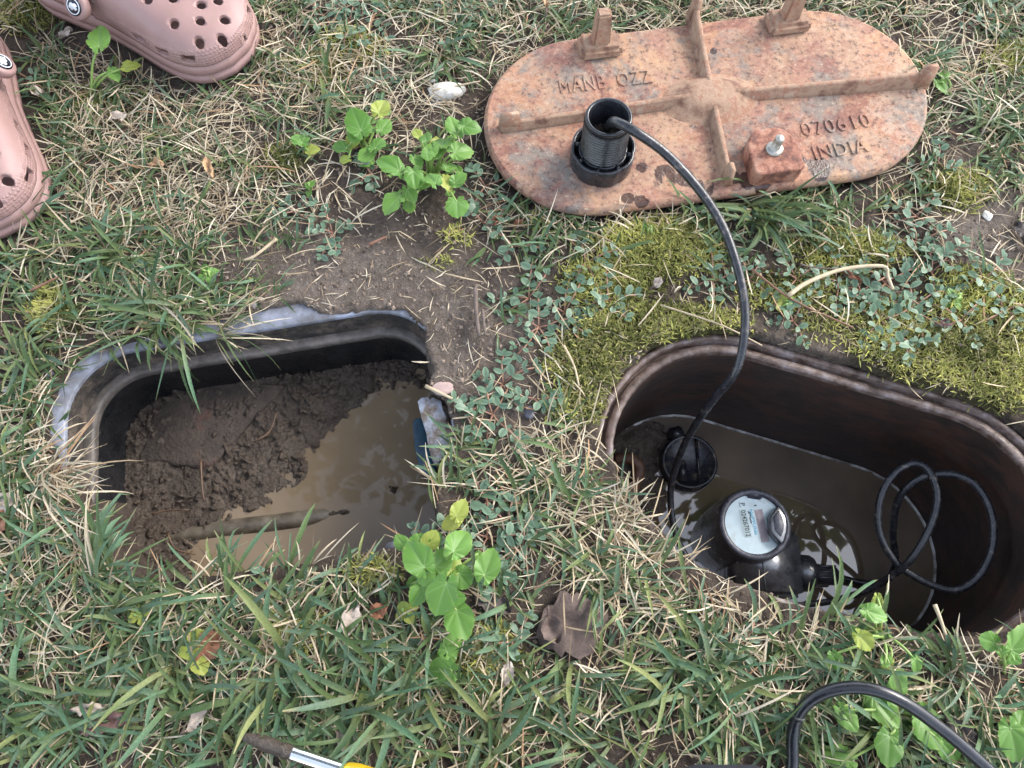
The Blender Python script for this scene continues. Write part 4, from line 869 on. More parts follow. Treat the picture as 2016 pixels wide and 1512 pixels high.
def violet(label, root_px, leaves, group='leafy green weeds', name='violet_plant'):
    """leaves: (px, py, size px, tip direction in degrees on the picture (0 = right, 90 = up), height, yellow, tilt)"""
    r = W(*root_px); r.z = g1(r); t = thing(name, label, 'plant', r, group=group); rg = random.Random(int(root_px[0]*7+root_px[1]))
    if name == 'violet_plant' and len(leaves) > 5: leaves = leaves + [(q[0]+rg.uniform(-26, 26), q[1]+rg.uniform(-26, 26), rg.uniform(18, 36), rg.uniform(0, 360), rg.uniform(.006, .02), rg.random() < .2, rg.uniform(-35, 35)) for q in leaves[::2]]
    for q in leaves:
        px, py, sz, dr_, z = q[:5]; yel = q[5] if len(q) > 5 else 0; tilt = q[6] if len(q) > 6 else rg.uniform(-18, 18)
        c = W(px, py, z); k = sz*(CAM_H-z)/_c/CAM_F*.94; d = R(dr_)
        me = (HLY if yel else HLG)[rg.choice((5, 6, 7, 3) if root_px[0] > 1600 else (0, 1, 2, 3, 4, 7))]
        o = bpy.data.objects.new('leaf', me); link(o, t)
        notch = Vector((c.x - math.cos(d)*k*.30, c.y - math.sin(d)*k*.30, z))
        o.location = notch - r; o.rotation_euler = (R(rg.uniform(-16, 16)), R(tilt), d); s = k*rg.uniform(.92, 1.05)
        o.scale = (s*.82, s*.82*rg.uniform(.92, 1.08), s*.9*rg.uniform(.7, 1.4))
        foot = Vector((rg.uniform(-.006, .006), rg.uniform(-.006, .006), -.002)); e = notch - r
        mid = foot.lerp(e, .55) + Vector((0, 0, .006)); st = spline([foot, mid, e], 5)
        obj('petiole', *tube_geo(st, [.0015-.0006*i/len(st) for i in range(len(st))], 6), M['petiole'], t)
    return t
violet('round green leaf and two small ones on tall stalks beside the pink clog toe', (185, 190), [(195, 77, 72, 100, .045), (224, 145, 40, -60, .025), (258, 131, 46, 10, .028, 1)])
violet('leafy weed with a yellow-tipped leaf, left of the bigger weed above the bare soil', (712, 285), [(705, 245, 66, 115, .035), (700, 262, 46, -95, .03), (750, 213, 52, 70, .03, 1), (757, 250, 44, 60, .03), (672, 291, 38, 170, .02), (745, 285, 44, 60, .03), (722, 305, 42, -140, .025), (695, 275, 40, -120, .02, 1), (735, 255, 34, 40, .028)])
violet('largest bright green leafy weed beside the left end of the rusty lid', (850, 345), [(772, 330, 66, 150, .04), (815, 350, 58, -80, .04), (850, 352, 54, 120, .045), (775, 398, 64, -130, .03), (807, 380, 40, -60, .03), (806, 408, 34, -70, .02), (850, 295, 40, 80, .035), (838, 270, 38, 100, .035), (872, 278, 50, 75, .035), (820, 317, 36, -60, .03), (842, 305, 34, -80, .036), (862, 300, 34, 60, .03), (895, 252, 54, 110, .04), (925, 250, 52, -10, .045), (907, 297, 54, 20, .035), (885, 328, 34, 30, .03), (903, 355, 44, 40, .03), (900, 410, 58, -85, .03), (877, 358, 40, -60, .03, 1), (822, 264, 30, 120, .03, 1)])
violet('small pale weed shoot with one upright pointed leaf left of the leafy weeds', (605, 300), [(590, 272, 50, 115, .02), (616, 297, 34, -5, .015, 1)])
violet('tiny lime seedling below the pointed shoot', (612, 375), [(611, 360, 30, 80, .012), (608, 378, 20, -100, .008)])
violet('bright green leafy weed climbing between the two pits', (865, 1140), [(824, 1100, 66, 125, .04), (902, 1070, 60, 60, .045), (960, 1115, 60, 70, .035), (868, 1105, 52, 40, .035), (838, 1140, 40, -100, .035), (825, 1168, 46, -120, .03), (870, 1170, 72, -110, .045), (912, 1140, 44, -50, .03), (905, 1222, 66, -70, .03), (820, 1072, 48, 160, .03), (848, 1065, 42, 60, .03, 1), (890, 1112, 40, 80, .03, 1), (893, 1178, 42, 0, .03), (790, 1068, 34, 130, .02)])
violet('yellow-green pair of folded leaves at the grassy corner of the left pit', (900, 1032), [(905, 1005, 44, 60, .03, 1), (890, 1028, 40, -150, .025, 1)])
violet('string of small scalloped leaves below the weed between the pits', (885, 1310), [(888, 1270, 50, 60, .02), (880, 1293, 40, -100, .018), (872, 1322, 56, 180, .02)])
violet('three lime round leaflets beside a rust-brown dead leaf', (378, 1285), [(370, 1275, 42, 130, .015, 1), (390, 1253, 32, 30, .014, 1), (394, 1306, 38, -60, .015, 1)])
violet('weed with a bright leaf leaning over the front edge of the right pit', (1730, 1250), [(1722, 1208, 52, -20, .035), (1703, 1262, 48, -45, .03, 1), (1690, 1250, 36, 120, .02), (1645, 1300, 34, -70, .02), (1745, 1300, 26, 60, .02), (1805, 1310, 34, -80, .02)])
violet('weed with toothed leaves at the right edge below the oval box', (1970, 1320), [(2000, 1262, 66, 50, .04), (1945, 1262, 44, 165, .035), (1985, 1290, 40, -40, .02)])
violet('broad green leaves half hidden under the arched black hose', (1755, 1410), [(1735, 1395, 80, -60, .012), (1765, 1345, 54, 60, .015), (1748, 1468, 60, -110, .018), (1825, 1430, 70, -70, .015), (1870, 1478, 60, -50, .015), (1742, 1418, 46, -90, .012, 1), (1665, 1412, 44, -60, .02), (1655, 1492, 50, 170, .012)])
violet('bright green leaf cut by the right edge beside the hose', (2000, 1470), [(1998, 1462, 80, -80, .03), (2010, 1420, 40, 60, .02)])
violet('green blades of a weed tucked under the right end of the lid', (1860, 190), [(1858, 145, 40, 80, .012), (1853, 172, 50, -70, .012)])
for i, (px, py, lab) in enumerate([(1280, 460, 'pale four-lobed seedling on moss right below the lid'), (1545, 600, 'small lime seedling by the black cable on the moss'), (1880, 590, 'small round-leaved seedling among spurge near the right edge'), (275, 1210, 'small green seedling in the grass below the left pit'),
        (410, 540, 'small green seedling at the edge of the bare soil above the left pit'), (800, 1205, 'tiny upright seedling left of the string of scalloped leaves')]):
    violet(lab, (px, py), [(px+12*math.cos(a), py-12*math.sin(a), 24, math.degrees(a), .012, i % 2) for a in (0.6, 2.1, 3.7, 5.2)], group='seedlings', name='seedling')

# spurge: trailing stems with pairs of small oval leaves
def oval_leaf():
    v, f, cols = [], [], []; n = 6
    prof = [(0, .0), (.12, .20), (.35, .29), (.62, .30), (.85, .20), (1.0, .0)]
    for i, (x, w) in enumerate(prof):
        v += [(x, -w, .06*math.sin(x*3)+w*.18), (x, 0, .06*math.sin(x*3)), (x, w, .06*math.sin(x*3)+w*.18)]; cols += [(0, 0, 0), (.75 if .1 < x < .9 else .2, 0, 0), (0, 0, 0)]
    for i in range(n-1):
        b = i*3; f += [(b, b+3, b+4, b+1), (b+1, b+4, b+5, b+2)]
    me = mesh('leaf', v, f, M['spurge']); at = me.color_attributes.new('Col', 'FLOAT_COLOR', 'POINT')
    for i, c in enumerate(cols): at.data[i].color = (*c, 1)
    return me
OV = oval_leaf(); LEAFN = [0]
def spurge(label, px, py, arms, ln_px, size=.0095, seed=0, spread=None):
    rg = random.Random(int(px*3+py*5+seed)); r = W(px, py); r.z = g1(r); t = thing('spurge_plant', label, 'plant', r, group='spurge mats'); stems = []
    for k in range(arms):
        a = (spread[0] + (spread[1]-spread[0])*rg.random()) if spread else 2*math.pi*(k+rg.random()*.7)/arms; L = ln_px*rg.uniform(.65, 1.15)*CAM_H/_c/CAM_F; p = Vector((0, 0, .002)); pts = [p.copy()]; n = max(3, int(L/.0085)); bend = rg.uniform(-.12, .12)
        for i in range(n):
            a += bend + rg.uniform(-.15, .15); p = p + Vector((math.cos(a), math.sin(a), 0))*L/n
            gz = g1(r+p); p.z = max(gz, -.01) - r.z + .004 + .003*math.sin(i*1.3+k); pts.append(p.copy())
            for sd in (-1, 1):
                if rg.random() < .07: continue
                o = bpy.data.objects.new('leaf', OV); o.parent = t; COL.objects.link(o); LEAFN[0] += 1
                s = size*rg.uniform(.5, 1.25)*(1.0 if i < n-1 else .8)
                o.location = p + Vector((0, 0, .001)); o.rotation_euler = (R(rg.uniform(-35, 35)), R(rg.uniform(-25, 5)), a + sd*R(rg.uniform(45, 80))); o.scale = (s, s*rg.uniform(.85, 1.15), s)
            if i == n-1:
                o = bpy.data.objects.new('leaf', OV); o.parent = t; COL.objects.link(o); s = size*.7; o.location = p; o.rotation_euler = (0, R(-10), a); o.scale = (s, s, s)
        stems.append(tube_geo(pts, .0008, 5))
    obj('stems', *merge(*stems), M['spurge_stem'], t)
SP = [(1010, 490, 3, 60, 'by the dead stalk at the edge of the bare soil'), (1040, 590, 5, 80, 'in the thick mat left of the moss, upper part'), (1060, 650, 6, 80, 'in the thick mat left of the moss, lower part'), (1150, 530, 4, 75, 'creeping over the moss below the lid'), (1195, 600, 5, 65, 'over the dark moss right of the thick mat'), (1110, 620, 5, 70, 'in the middle of the thick mat'),
      (990, 760, 5, 75, 'on bare soil between the pits, upper part'), (970, 820, 5, 70, 'on bare soil between the pits, lower part'), (930, 835, 2, 35, 'nearest the right corner of the left pit'), (1050, 790, 3, 50, 'left of the oval box corner'),
      (1470, 560, 4, 70, 'just left of the hanging cable'), (1560, 560, 5, 75, 'just right of the hanging cable'), (1640, 560, 5, 70, 'under the bent straw'), (1740, 560, 6, 90, 'in the large right mat, centre'), (1790, 610, 6, 90, 'in the large right mat, lower middle'), (1720, 640, 5, 75, 'in the large right mat, lower left'), (1830, 540, 5, 80, 'in the large right mat, upper right'), (1800, 480, 5, 75, 'in the large right mat, top'),
      (1860, 520, 4, 70, 'beside the bright moss at right'), (1920, 560, 4, 75, 'creeping onto the grey soil at right'), (1960, 620, 4, 60, 'near the right edge above the moss'), (1555, 640, 4, 45, 'closest to the oval rim by the cable'), (1770, 690, 3, 50, 'hanging toward the oval rim'), (1400, 560, 4, 55, 'right of the pale seedling on the moss'), (1690, 580, 5, 70, 'in the large right mat, left part'), (1880, 640, 4, 60, 'in the large right mat, right end'),
      (655, 460, 5, 55, 'in a round clump on the dark soil'), (580, 420, 4, 50, 'left of the round clump on the dark soil'), (730, 345, 4, 50, 'under the left leafy weed'), (955, 370, 4, 65, 'beside the left end of the lid'), (950, 440, 3, 45, 'below the left end of the lid'), (750, 180, 5, 60, 'above the left leafy weed'), (690, 50, 6, 85, 'in the grass at the top, left mat'), (740, 35, 5, 80, 'in the grass at the top, middle mat'), (880, 40, 5, 80, 'at the top edge left of the lid'), (930, 30, 4, 60, 'at the top edge nearest the lid'), (640, 40, 4, 60, 'at the top right of the clog'),
      (840, 1060, 3, 45, 'tangled in the weed between the pits'), (960, 1060, 5, 70, 'in the dry grass between the pits, lower'), (1000, 1030, 5, 70, 'in the dry grass between the pits, middle'), (960, 990, 4, 60, 'in the dry grass between the pits, upper'), (1030, 1080, 4, 55, 'above the big dead leaf'), (1010, 1265, 3, 55, 'beside the big dead leaf'), (970, 1150, 3, 40, 'under the round leaf between the pits'),
      (540, 1185, 4, 50, 'in the grass below the left pit'), (320, 1275, 3, 40, 'beside the lime leaflets'), (290, 555, 2, 35, 'in the tuft above the left pit'), (1840, 330, 3, 45, 'on dark soil right of the lid'), (1800, 430, 4, 60, 'in the grass under the right end of the lid'), (1420, 440, 3, 55, 'under the front edge of the lid'), (1930, 60, 4, 55, 'in the grass at the top right corner'), (1460, 1270, 3, 40, 'in the dry grass left of the hose'), (60, 160, 3, 40, 'between the two clogs')]
for i, (px, py, arms, ln, where) in enumerate(SP): spurge('blue-green spurge sprig ' + where, px, py, arms, ln, seed=i)

# ------------------------------------------------------------------ grass, thatch and moss
LB_HOLD = [(680, 540, 280, 105, 1), (890, 690, 75, 150, 1), (1010, 760, 90, 110, .8), (835, 430, 130, 60, .9), (940, 200, 50, 120, .85), (1165, 730, 60, 90, .9), (1890, 270, 60, 70, .85), (560, 300, 60, 60, .35), (640, 440, 120, 60, .6), (1940, 470, 80, 60, .8), (1000, 640, 40, 60, .6),
           (1080, 600, 150, 90, .85), (1300, 520, 120, 70, .8), (1300, 640, 150, 60, .95), (1600, 590, 220, 90, .9), (1800, 620, 220, 120, .95), (1920, 700, 140, 100, 1), (1000, 800, 120, 90, .6), (1110, 1235, 105, 85, 1), (980, 1190, 50, 40, .6), (840, 1150, 90, 60, .5),
           (1130, 790, 60, 60, .8), (720, 60, 110, 40, .4), (800, 330, 180, 90, .65), (1600, 660, 60, 30, 1), (1420, 480, 60, 60, .5)]
GREEN = [(300, 560, 220, 120, 1.0), (60, 560, 120, 90, .7), (200, 1250, 300, 200, .95), (650, 1350, 500, 150, 1.0), (1250, 1350, 300, 130, .85), (1750, 1450, 400, 120, .85), (1250, 1150, 180, 110, .35), (1560, 430, 160, 60, 1.1), (1920, 200, 130, 120, .95), (1480, 20, 600, 40, .9), (1950, 30, 120, 80, 1),
         (900, 60, 150, 90, .7), (620, 180, 100, 80, .6), (80, 240, 80, 150, .8), (560, 100, 60, 120, .7), (130, 1000, 120, 160, .55), (1050, 950, 140, 120, .22), (60, 830, 90, 90, .6), (230, 300, 150, 120, .45), (1110, 450, 110, 40, .6), (400, 420, 160, 60, .5), (1950, 330, 90, 80, .7)]
DRY = [(330, 330, 260, 180, 1.0), (350, 620, 150, 80, .8), (1130, 900, 150, 120, 1.1), (1250, 1030, 110, 130, 1.0), (150, 950, 130, 150, 1.0), (60, 1200, 150, 150, .9), (700, 200, 180, 120, .8), (700, 1380, 500, 130, .7), (1300, 1250, 250, 130, .9), (1900, 200, 130, 130, .6), (1500, 1300, 300, 100, .9), (950, 1400, 200, 100, .9), (450, 1250, 250, 120, .6),
       (1900, 1400, 150, 120, .8), (1150, 420, 150, 50, .7), (1480, 20, 600, 40, .7), (900, 80, 150, 100, .7), (60, 60, 100, 120, .7), (560, 80, 80, 120, .7), (1200, 800, 80, 60, .4)]
def shoe_out(x, y):
    def one(p0, ang):
        c, s = math.cos(-ang), math.sin(-ang); X = (x-p0[0])*c-(y-p0[1])*s; Y = (x-p0[0])*s+(y-p0[1])*c
        return (X < .004) & (X > -CL) & (np.abs(Y) < .056*np.clip((.02-X)/.06, 0, 1)**.5)
    return ~(one(S1, A1) | one((-.490, .381), R(-71)))
def scatter(n, dens, margin=.12):
    """random ground points kept with probability dens(px, py)"""
    x = RNG.uniform(-.57-margin, .57+margin, n*3); y = RNG.uniform(-.077-margin, .70+margin, n*3); px, py = PXA(x, y)
    h, sd, ms, dm = ground_h(x, y, True)
    near_r = poly_sd(x, y, PIT_R); p = (.15+.85*sstep(.004, .032, near_r))*dens(px, py)*(1-blobs(px, py, LB_HOLD)*.97) * (lid_sd(x, y) > -.004) * (sd > .0015) * shoe_out(x, y) * (0.55+0.9*fbm(x, y, 14, 2))
    edge = (np.abs(px-1008) > 1080) | (py > 1600) | (py < -90)
    p = np.where(edge, p*.5, p); k = RNG.random(len(x)) < p
    idx = np.nonzero(k)[0][:n]; return x[idx], y[idx], px[idx], py[idx]
def blades(bx, by, bz, az, el, ln, wd, curl, twist, c0, c1, tipc, nseg=5, fold=True, lift=.0012, tiplen=.12):
    """ribbons: curved, tapered, clear of the soil"""
    n = len(bx); T = np.linspace(0, 1, nseg+1); V = np.zeros((n, nseg+1, 3 if fold else 2, 3)); C = np.zeros((n, nseg+1, 3 if fold else 2, 3))
    p = np.c_[bx, by, bz]; stp = ln/nseg; roll = RNG.uniform(-.6, .6, n)
    kink = RNG.random(n) < .12; kseg = RNG.integers(min(2, nseg-1), max(nseg, 2), n)
    for i, t in enumerate(T):
        e = el - curl*t**1.3 - np.where(kink & (i >= kseg), .9, 0); a = az + twist*t
        side = np.c_[-np.sin(a)*np.cos(roll), np.cos(a)*np.cos(roll), np.sin(roll)]
        w = wd*np.minimum(1, .55+1.6*t)*np.where(t > .55, 1-((t-.55)/.45)**1.8*.88, 1.0)
        z = p[:, 2]
        V[:, i, 0] = p - side*w[:, None]/2; V[:, i, -1] = p + side*w[:, None]/2
        if fold: V[:, i, 1] = p - np.c_[np.zeros(n), np.zeros(n), w*.22]
        col = c0 + (c1-c0)*min(1, t*1.6); tf = np.clip((t-(1-tiplen))/max(tiplen, .01), 0, 1)*.8; col = col + (tipc-col)*(tf if np.ndim(tf) else tf)
        C[:, i] = col[:, None, :]
        if i < nseg:
            p = p + np.c_[np.cos(e)*np.cos(a), np.cos(e)*np.sin(a), np.sin(e)]*stp[:, None]
            g = gh(p[:, 0], p[:, 1]); ins = (lid_sd(p[:, 0], p[:, 1]) < 0)
            g = np.where(ins, np.maximum(g, -1), g); p[:, 2] = np.maximum(p[:, 2], g+lift)
    k = 3 if fold else 2; base = (np.arange(n)*(nseg+1)*k)[:, None, None] + (np.arange(nseg)*k)[None, :, None] + np.arange(k-1)[None, None, :]
    b = base.ravel(); Q = np.c_[b, b+1, b+k+1, b+k]
    return V.reshape(-1, 3), Q, C.reshape(-1, 3)
def cmix(a, b, t): a, b = np.array(a), np.array(b); return a + (b-a)*t[:, None]
G_DARK, G_BLUE, G_MID, G_YEL = (.030, .066, .024), (.090, .138, .088), (.10, .155, .056), (.22, .24, .085)
ST_A, ST_B, ST_C = (.64, .56, .42), (.42, .33, .21), (.20, .14, .085)
def green_cols(n, px, py):
    t = RNG.random(n); c = cmix(G_DARK, G_MID, t); k = RNG.random(n) < (.38+.22*(py > 900)); c[k] = cmix(G_BLUE, (.10, .19, .10), RNG.random(k.sum()))
    k = RNG.random(n) < .13; c[k] = cmix(G_MID, G_YEL, RNG.random(k.sum())); return c
def straw_cols(n):
    c = cmix(ST_A, ST_B, RNG.random(n)**.9); k = RNG.random(n) < .32; c[k] = cmix(ST_B, ST_C, RNG.random(k.sum())); k = RNG.random(n) < .04; c[k] = cmix((.34, .19, .10), (.46, .30, .17), RNG.random(k.sum())); return c
# green blades in small tufts
tx, ty, tpx, tpy = scatter(1950, lambda a, b: np.clip(.14+1.2*blobs(a, b, GREEN), 0, 1))
parts = []
cnt = RNG.integers(4, 12, len(tx)); rep = np.repeat(np.arange(len(tx)), cnt); n = len(rep)
bx = tx[rep]+RNG.normal(0, .006, n); by = ty[rep]+RNG.normal(0, .006, n)
lean = RNG.uniform(0, 2*np.pi, len(tx)); az = lean[rep] + RNG.normal(0, 1.15, n)
sz = RNG.uniform(.55, 1.25, len(tx))[rep]; bot = np.clip((tpy[rep]-300)/900, 0, 1)
ln = sz*RNG.uniform(.018, .056, n)*(.8+.30*bot); wd = RNG.uniform(.0012, .0042, n)*(.75+.35*bot)
gz = gh(bx, by); ok = gz > -.02
c1 = green_cols(n, tpx[rep], tpy[rep]); c0 = cmix((.20, .22, .09), (.12, .17, .05), RNG.random(n)); tc = cmix((.36, .30, .16), (.10, .16, .05), RNG.random(n))
gr = blades(bx[ok], by[ok], gz[ok]-.001, az[ok], RNG.uniform(.02, 1.05, n)[ok], ln[ok], wd[ok], RNG.uniform(.3, 1.6, n)[ok], RNG.normal(0, .35, n)[ok], c0[ok], c1[ok], tc[ok])
tag(link(bpy.data.objects.new('grass', npmesh('grass', gr[0], gr[1], M['blade'], gr[2]))), 'short green lawn grass around both pits', 'grass', kind='stuff')
# dry thatch: thin straw lying every way
sx, sy, spx, spy = scatter(20000, lambda a, b: np.clip(.20+.8*blobs(a, b, DRY), 0, 1)*(1-.22*sstep(1050, 1250, b))); n = len(sx)
gz = gh(sx, sy)
sc = straw_cols(n)
th = blades(sx, sy, gz+RNG.uniform(.0, .008, n), RNG.uniform(0, 2*np.pi, n), RNG.uniform(-.1, .6, n), RNG.uniform(.010, .044, n), RNG.uniform(.0005, .0016, n), RNG.uniform(-.2, .9, n), RNG.normal(0, .4, n), sc*.9, sc, sc, nseg=4, fold=False)
tag(link(bpy.data.objects.new('dry_grass', npmesh('dry_grass', th[0], th[1], M['straw'], th[2]))), 'straw-coloured dead grass blades lying over the soil', 'grass', kind='stuff')
# short straw bits on the bare soil
n = 6500; x = RNG.uniform(-.62, .62, n); y = RNG.uniform(-.12, .74, n); h, sd, ms, dm = ground_h(x, y, True); k = (sd > .004) & (lid_sd(x, y) > .002) & shoe_out(x, y); x, y, h = x[k], y[k], h[k]; n = len(x); sc = straw_cols(n)
th = blades(x, y, h+.0012, RNG.uniform(0, 2*np.pi, n), np.full(n, .05), RNG.uniform(.003, .016, n), RNG.uniform(.0004, .0012, n), np.zeros(n), RNG.normal(0, .5, n), sc, sc, sc, nseg=2, fold=False)
tag(link(bpy.data.objects.new('grass_clippings', npmesh('grass_clippings', th[0], th[1], M['straw'], th[2]))), 'short straw bits strewn over the bare soil', 'clippings', kind='stuff')
# moss: dense short fronds
n = 520000; x = RNG.uniform(-.66, .66, n); y = RNG.uniform(-.15, .78, n); h, sd, ms, dm = ground_h(x, y, True)
k = (RNG.random(n) < ms*1.25-.1) & (sd > -.001) & (lid_sd(x, y) > .0); x, y, h, ms = x[k], y[k], h[k], ms[k]; n = len(x)
tone = fbm(x, y, 26, 2); c = cmix((.07, .08, .018), (.46, .45, .13), np.clip(tone*1.5-.18+RNG.normal(0, .2, n), 0, 1)); k2 = RNG.random(n) < .25*(PXA(x, y)[1] > 620); c[k2] = cmix((.34, .32, .15), (.26, .22, .10), RNG.random(k2.sum()))
th = blades(x, y, h-.001, RNG.uniform(0, 2*np.pi, n), RNG.uniform(.25, 1.35, n), RNG.uniform(.005, .012, n), RNG.uniform(.0010, .0020, n), RNG.uniform(0, .9, n), RNG.normal(0, .3, n), c*.55, c, c*1.15, nseg=2, fold=False)
tag(link(bpy.data.objects.new('moss', npmesh('moss', th[0], th[1], M['moss'], th[2]))), 'yellow-green moss cushions', 'moss', kind='stuff'); print('moss', n)
# soil crumbs
def crumbs(n, dens, rmin, rmax, cols, name, label, z_fn=None):
    x = RNG.uniform(-.6, .6, n); y = RNG.uniform(-.1, .72, n); px, py = PXA(x, y); h, sd, ms, dm = ground_h(x, y, True)
    k = (RNG.random(n) < dens(px, py)) & (sd > .002) & (lid_sd(x, y) > .003) & shoe_out(x, y); x, y, h = x[k], y[k], h[k]; n = len(x)
    base = np.array([(1, 0, 0), (0, 1, 0), (-1, 0, 0), (0, -1, 0), (0, 0, 1), (0, 0, -1)], float); r = RNG.uniform(rmin, rmax, n)*RNG.random(n)**1.5 + rmin
    V = base[None]*r[:, None, None]*RNG.uniform(.6, 1.3, (n, 6, 1)); a = RNG.uniform(0, 6.3, n); ca, sa = np.cos(a), np.sin(a); X = V[..., 0]*ca[:, None]-V[..., 1]*sa[:, None]; Y = V[..., 0]*sa[:, None]+V[..., 1]*ca[:, None]
    V = np.stack([X+x[:, None], Y+y[:, None], V[..., 2]*.7+h[:, None]+r[:, None]*.3], -1).reshape(-1, 3)
    fq = np.array([(0, 1, 4, 4), (1, 2, 4, 4), (2, 3, 4, 4), (3, 0, 4, 4)]); F = (np.arange(n)[:, None, None]*6 + fq[None]).reshape(-1, 4)
    c = cmix(cols[0], cols[1], RNG.random(n)); C = np.repeat(c, 6, 0)
    me = bpy.data.meshes.new(name); me.from_pydata(V.tolist(), [], F[:, :3].tolist()); me.update(); at = me.color_attributes.new('Col', 'FLOAT_COLOR', 'POINT'); at.data.foreach_set('color', np.c_[C, np.ones(len(C))].astype(np.float32).ravel()); me.materials.append(M['bits'])
    tag(link(bpy.data.objects.new(name, me)), label, 'soil', kind='stuff')
crumbs(34000, lambda a, b: .2+.8*blobs(a, b, LB_HOLD), .0005, .0028, ((.07, .05, .036), (.27, .21, .165)), 'soil_crumbs', 'loose brown soil crumbs')

# distinct tufts standing out of the lawn
TUFTS = [(330, 630, 95, .085, .9, None, 'large tuft of long green and straw blades hanging over the back of the left pit', 1.0), (420, 660, 36, .085, .5, (-70, 60), 'straw and green blades drooping into the left pit from its back edge', .35), (230, 490, 70, .065, .85, None, 'dense dark green tuft above the large overhanging tuft', 1.0),
         (100, 950, 80, .075, .15, (-60, 60), 'dry straw tuft leaning over the left wall of the left pit', .5), (60, 690, 30, .07, .9, None, 'broad-bladed green tuft at the left edge', 1.2), (880, 965, 24, .052, .7, (70, 200), 'green tuft leaning over the right corner of the left pit', .7), (430, 1130, 12, .060, .95, (30, 150), 'upright blades at the front edge of the left pit, middle', 1.1), (570, 1120, 10, .058, .95, (40, 130), 'upright blades at the front edge of the left pit, right', 1.0),
         (200, 1130, 32, .085, .95, (10, 110), 'broad green blades at the front left corner of the left pit', 1.3), (1495, 420, 70, .075, .98, (-170, 20), 'green tuft under the front edge of the lid by the cable', 1.1), (1400, 1380, 36, .08, .95, None, 'star-shaped green tuft left of the arched hose', 1.2), (870, 120, 40, .065, .8, (190, 350), 'green tuft drooping beside the left end of the lid', 1.1), (640, 200, 26, .06, .95, None, 'broad green tuft left of the leafy weeds', 1.2),
         (1950, 250, 60, .07, .9, None, 'thick green tuft at the right edge beside the lid', .9), (1215, 1010, 46, .045, .3, (-80, 100), 'tawny dry tuft at the left edge of the right pit', .7), (1180, 1120, 50, .052, .75, None, 'grass tuft left of the water meter', 1.0), (720, 1390, 50, .09, .95, None, 'long-bladed green tuft in the bottom grass', 1.3), (980, 1440, 44, .08, .9, None, 'green tuft at the bottom middle', 1.2), (120, 1400, 50, .09, .95, None, 'green tuft at the bottom left', 1.2), (560, 1320, 30, .09, .98, None, 'wide-bladed grass fan above the screwdriver', 1.4),
         (330, 1360, 34, .09, .98, None, 'long fan of green blades left of the screwdriver', 1.3), (1290, 1185, 26, .045, .6, None, 'mixed tuft in front of the right pit, left of the meter', 1.0), (1700, 1280, 30, .05, .7, None, 'short mixed tuft in front of the right pit by the leaning weed', .9), (1860, 1300, 24, .045, .6, None, 'short tuft at the front right edge of the right pit', .9), (240, 180, 30, .05, .7, None, 'small tuft between the clogs under the round leaf', .9), (60, 420, 40, .06, .95, (-60, 60), 'green tuft under the toe of the left clog', 1.0)]
for (px, py, nb_, L, gf, arc, lab, wk) in TUFTS:
    n = nb_; p = W(px, py); bx = p.x+RNG.normal(0, .011, n); by = p.y+RNG.normal(0, .011, n)
    sdp = ground_h(bx, by, True)[1]; k = (sdp > .001); bx = np.where(k, bx, p.x); by = np.where(k, by, p.y); gz = np.maximum(gh(bx, by), -.004)
    az = RNG.uniform(0, 2*np.pi, n) if arc is None else np.radians(RNG.uniform(arc[0], arc[1], n))
    isg = RNG.random(n) < gf*.92; ln = L*RNG.uniform(.3, 1.12, n); wd = np.where(isg, RNG.uniform(.0016, .0046, n)*wk, RNG.uniform(.0009, .0019, n))
    c1 = np.where(isg[:, None], green_cols(n, np.full(n, px), np.full(n, py)), straw_cols(n)); c0 = np.where(isg[:, None], cmix((.24, .24, .11), (.12, .17, .05), RNG.random(n)), c1)
    tc = np.where(isg[:, None], cmix((.42, .34, .18), (.12, .18, .06), RNG.random(n)), c1)
    b_ = blades(bx, by, gz-.001, az, RNG.uniform(.25, 1.15, n), ln, wd, RNG.uniform(.4, 2.0, n), RNG.normal(0, .5, n), c0, c1, tc, nseg=6)
    r = Vector((p.x, p.y, g1(p))); o = link(bpy.data.objects.new('grass_tuft', npmesh('grass_tuft', b_[0]-np.array(r), b_[1], M['tuft'], b_[2]))); o.location = r
    tag(o, lab, 'grass', 'grass tufts')

# ------------------------------------------------------------------ dead leaves, stones, twigs
def dead_mat(name, a, b, c): return simple(name, [(0.3, a), (0.5, b), (0.75, c)], 55, 0.75, (120, 0.6, 0.002))
M['dl_brown'] = dead_mat('brown_dead_leaf', (.04, .027, .022), (.09, .062, .050), (.18, .125, .10)); M['dl_rust'] = dead_mat('rust_dead_leaf', (.13, .05, .025), (.22, .09, .045), (.32, .17, .10))
M['dl_pale'] = dead_mat('pale_dead_leaf', (.30, .24, .19), (.42, .35, .29), (.55, .48, .42)); M['dl_tan'] = dead_mat('tan_dead_leaf', (.32, .18, .09), (.46, .28, .15), (.58, .42, .27)); M['dl_dark'] = dead_mat('dark_dead_leaf', (.03, .025, .024), (.07, .055, .05), (.12, .10, .09)); M['dl_purple'] = dead_mat('purplish_dead_leaf', (.10, .05, .045), (.16, .085, .075), (.24, .15, .14))
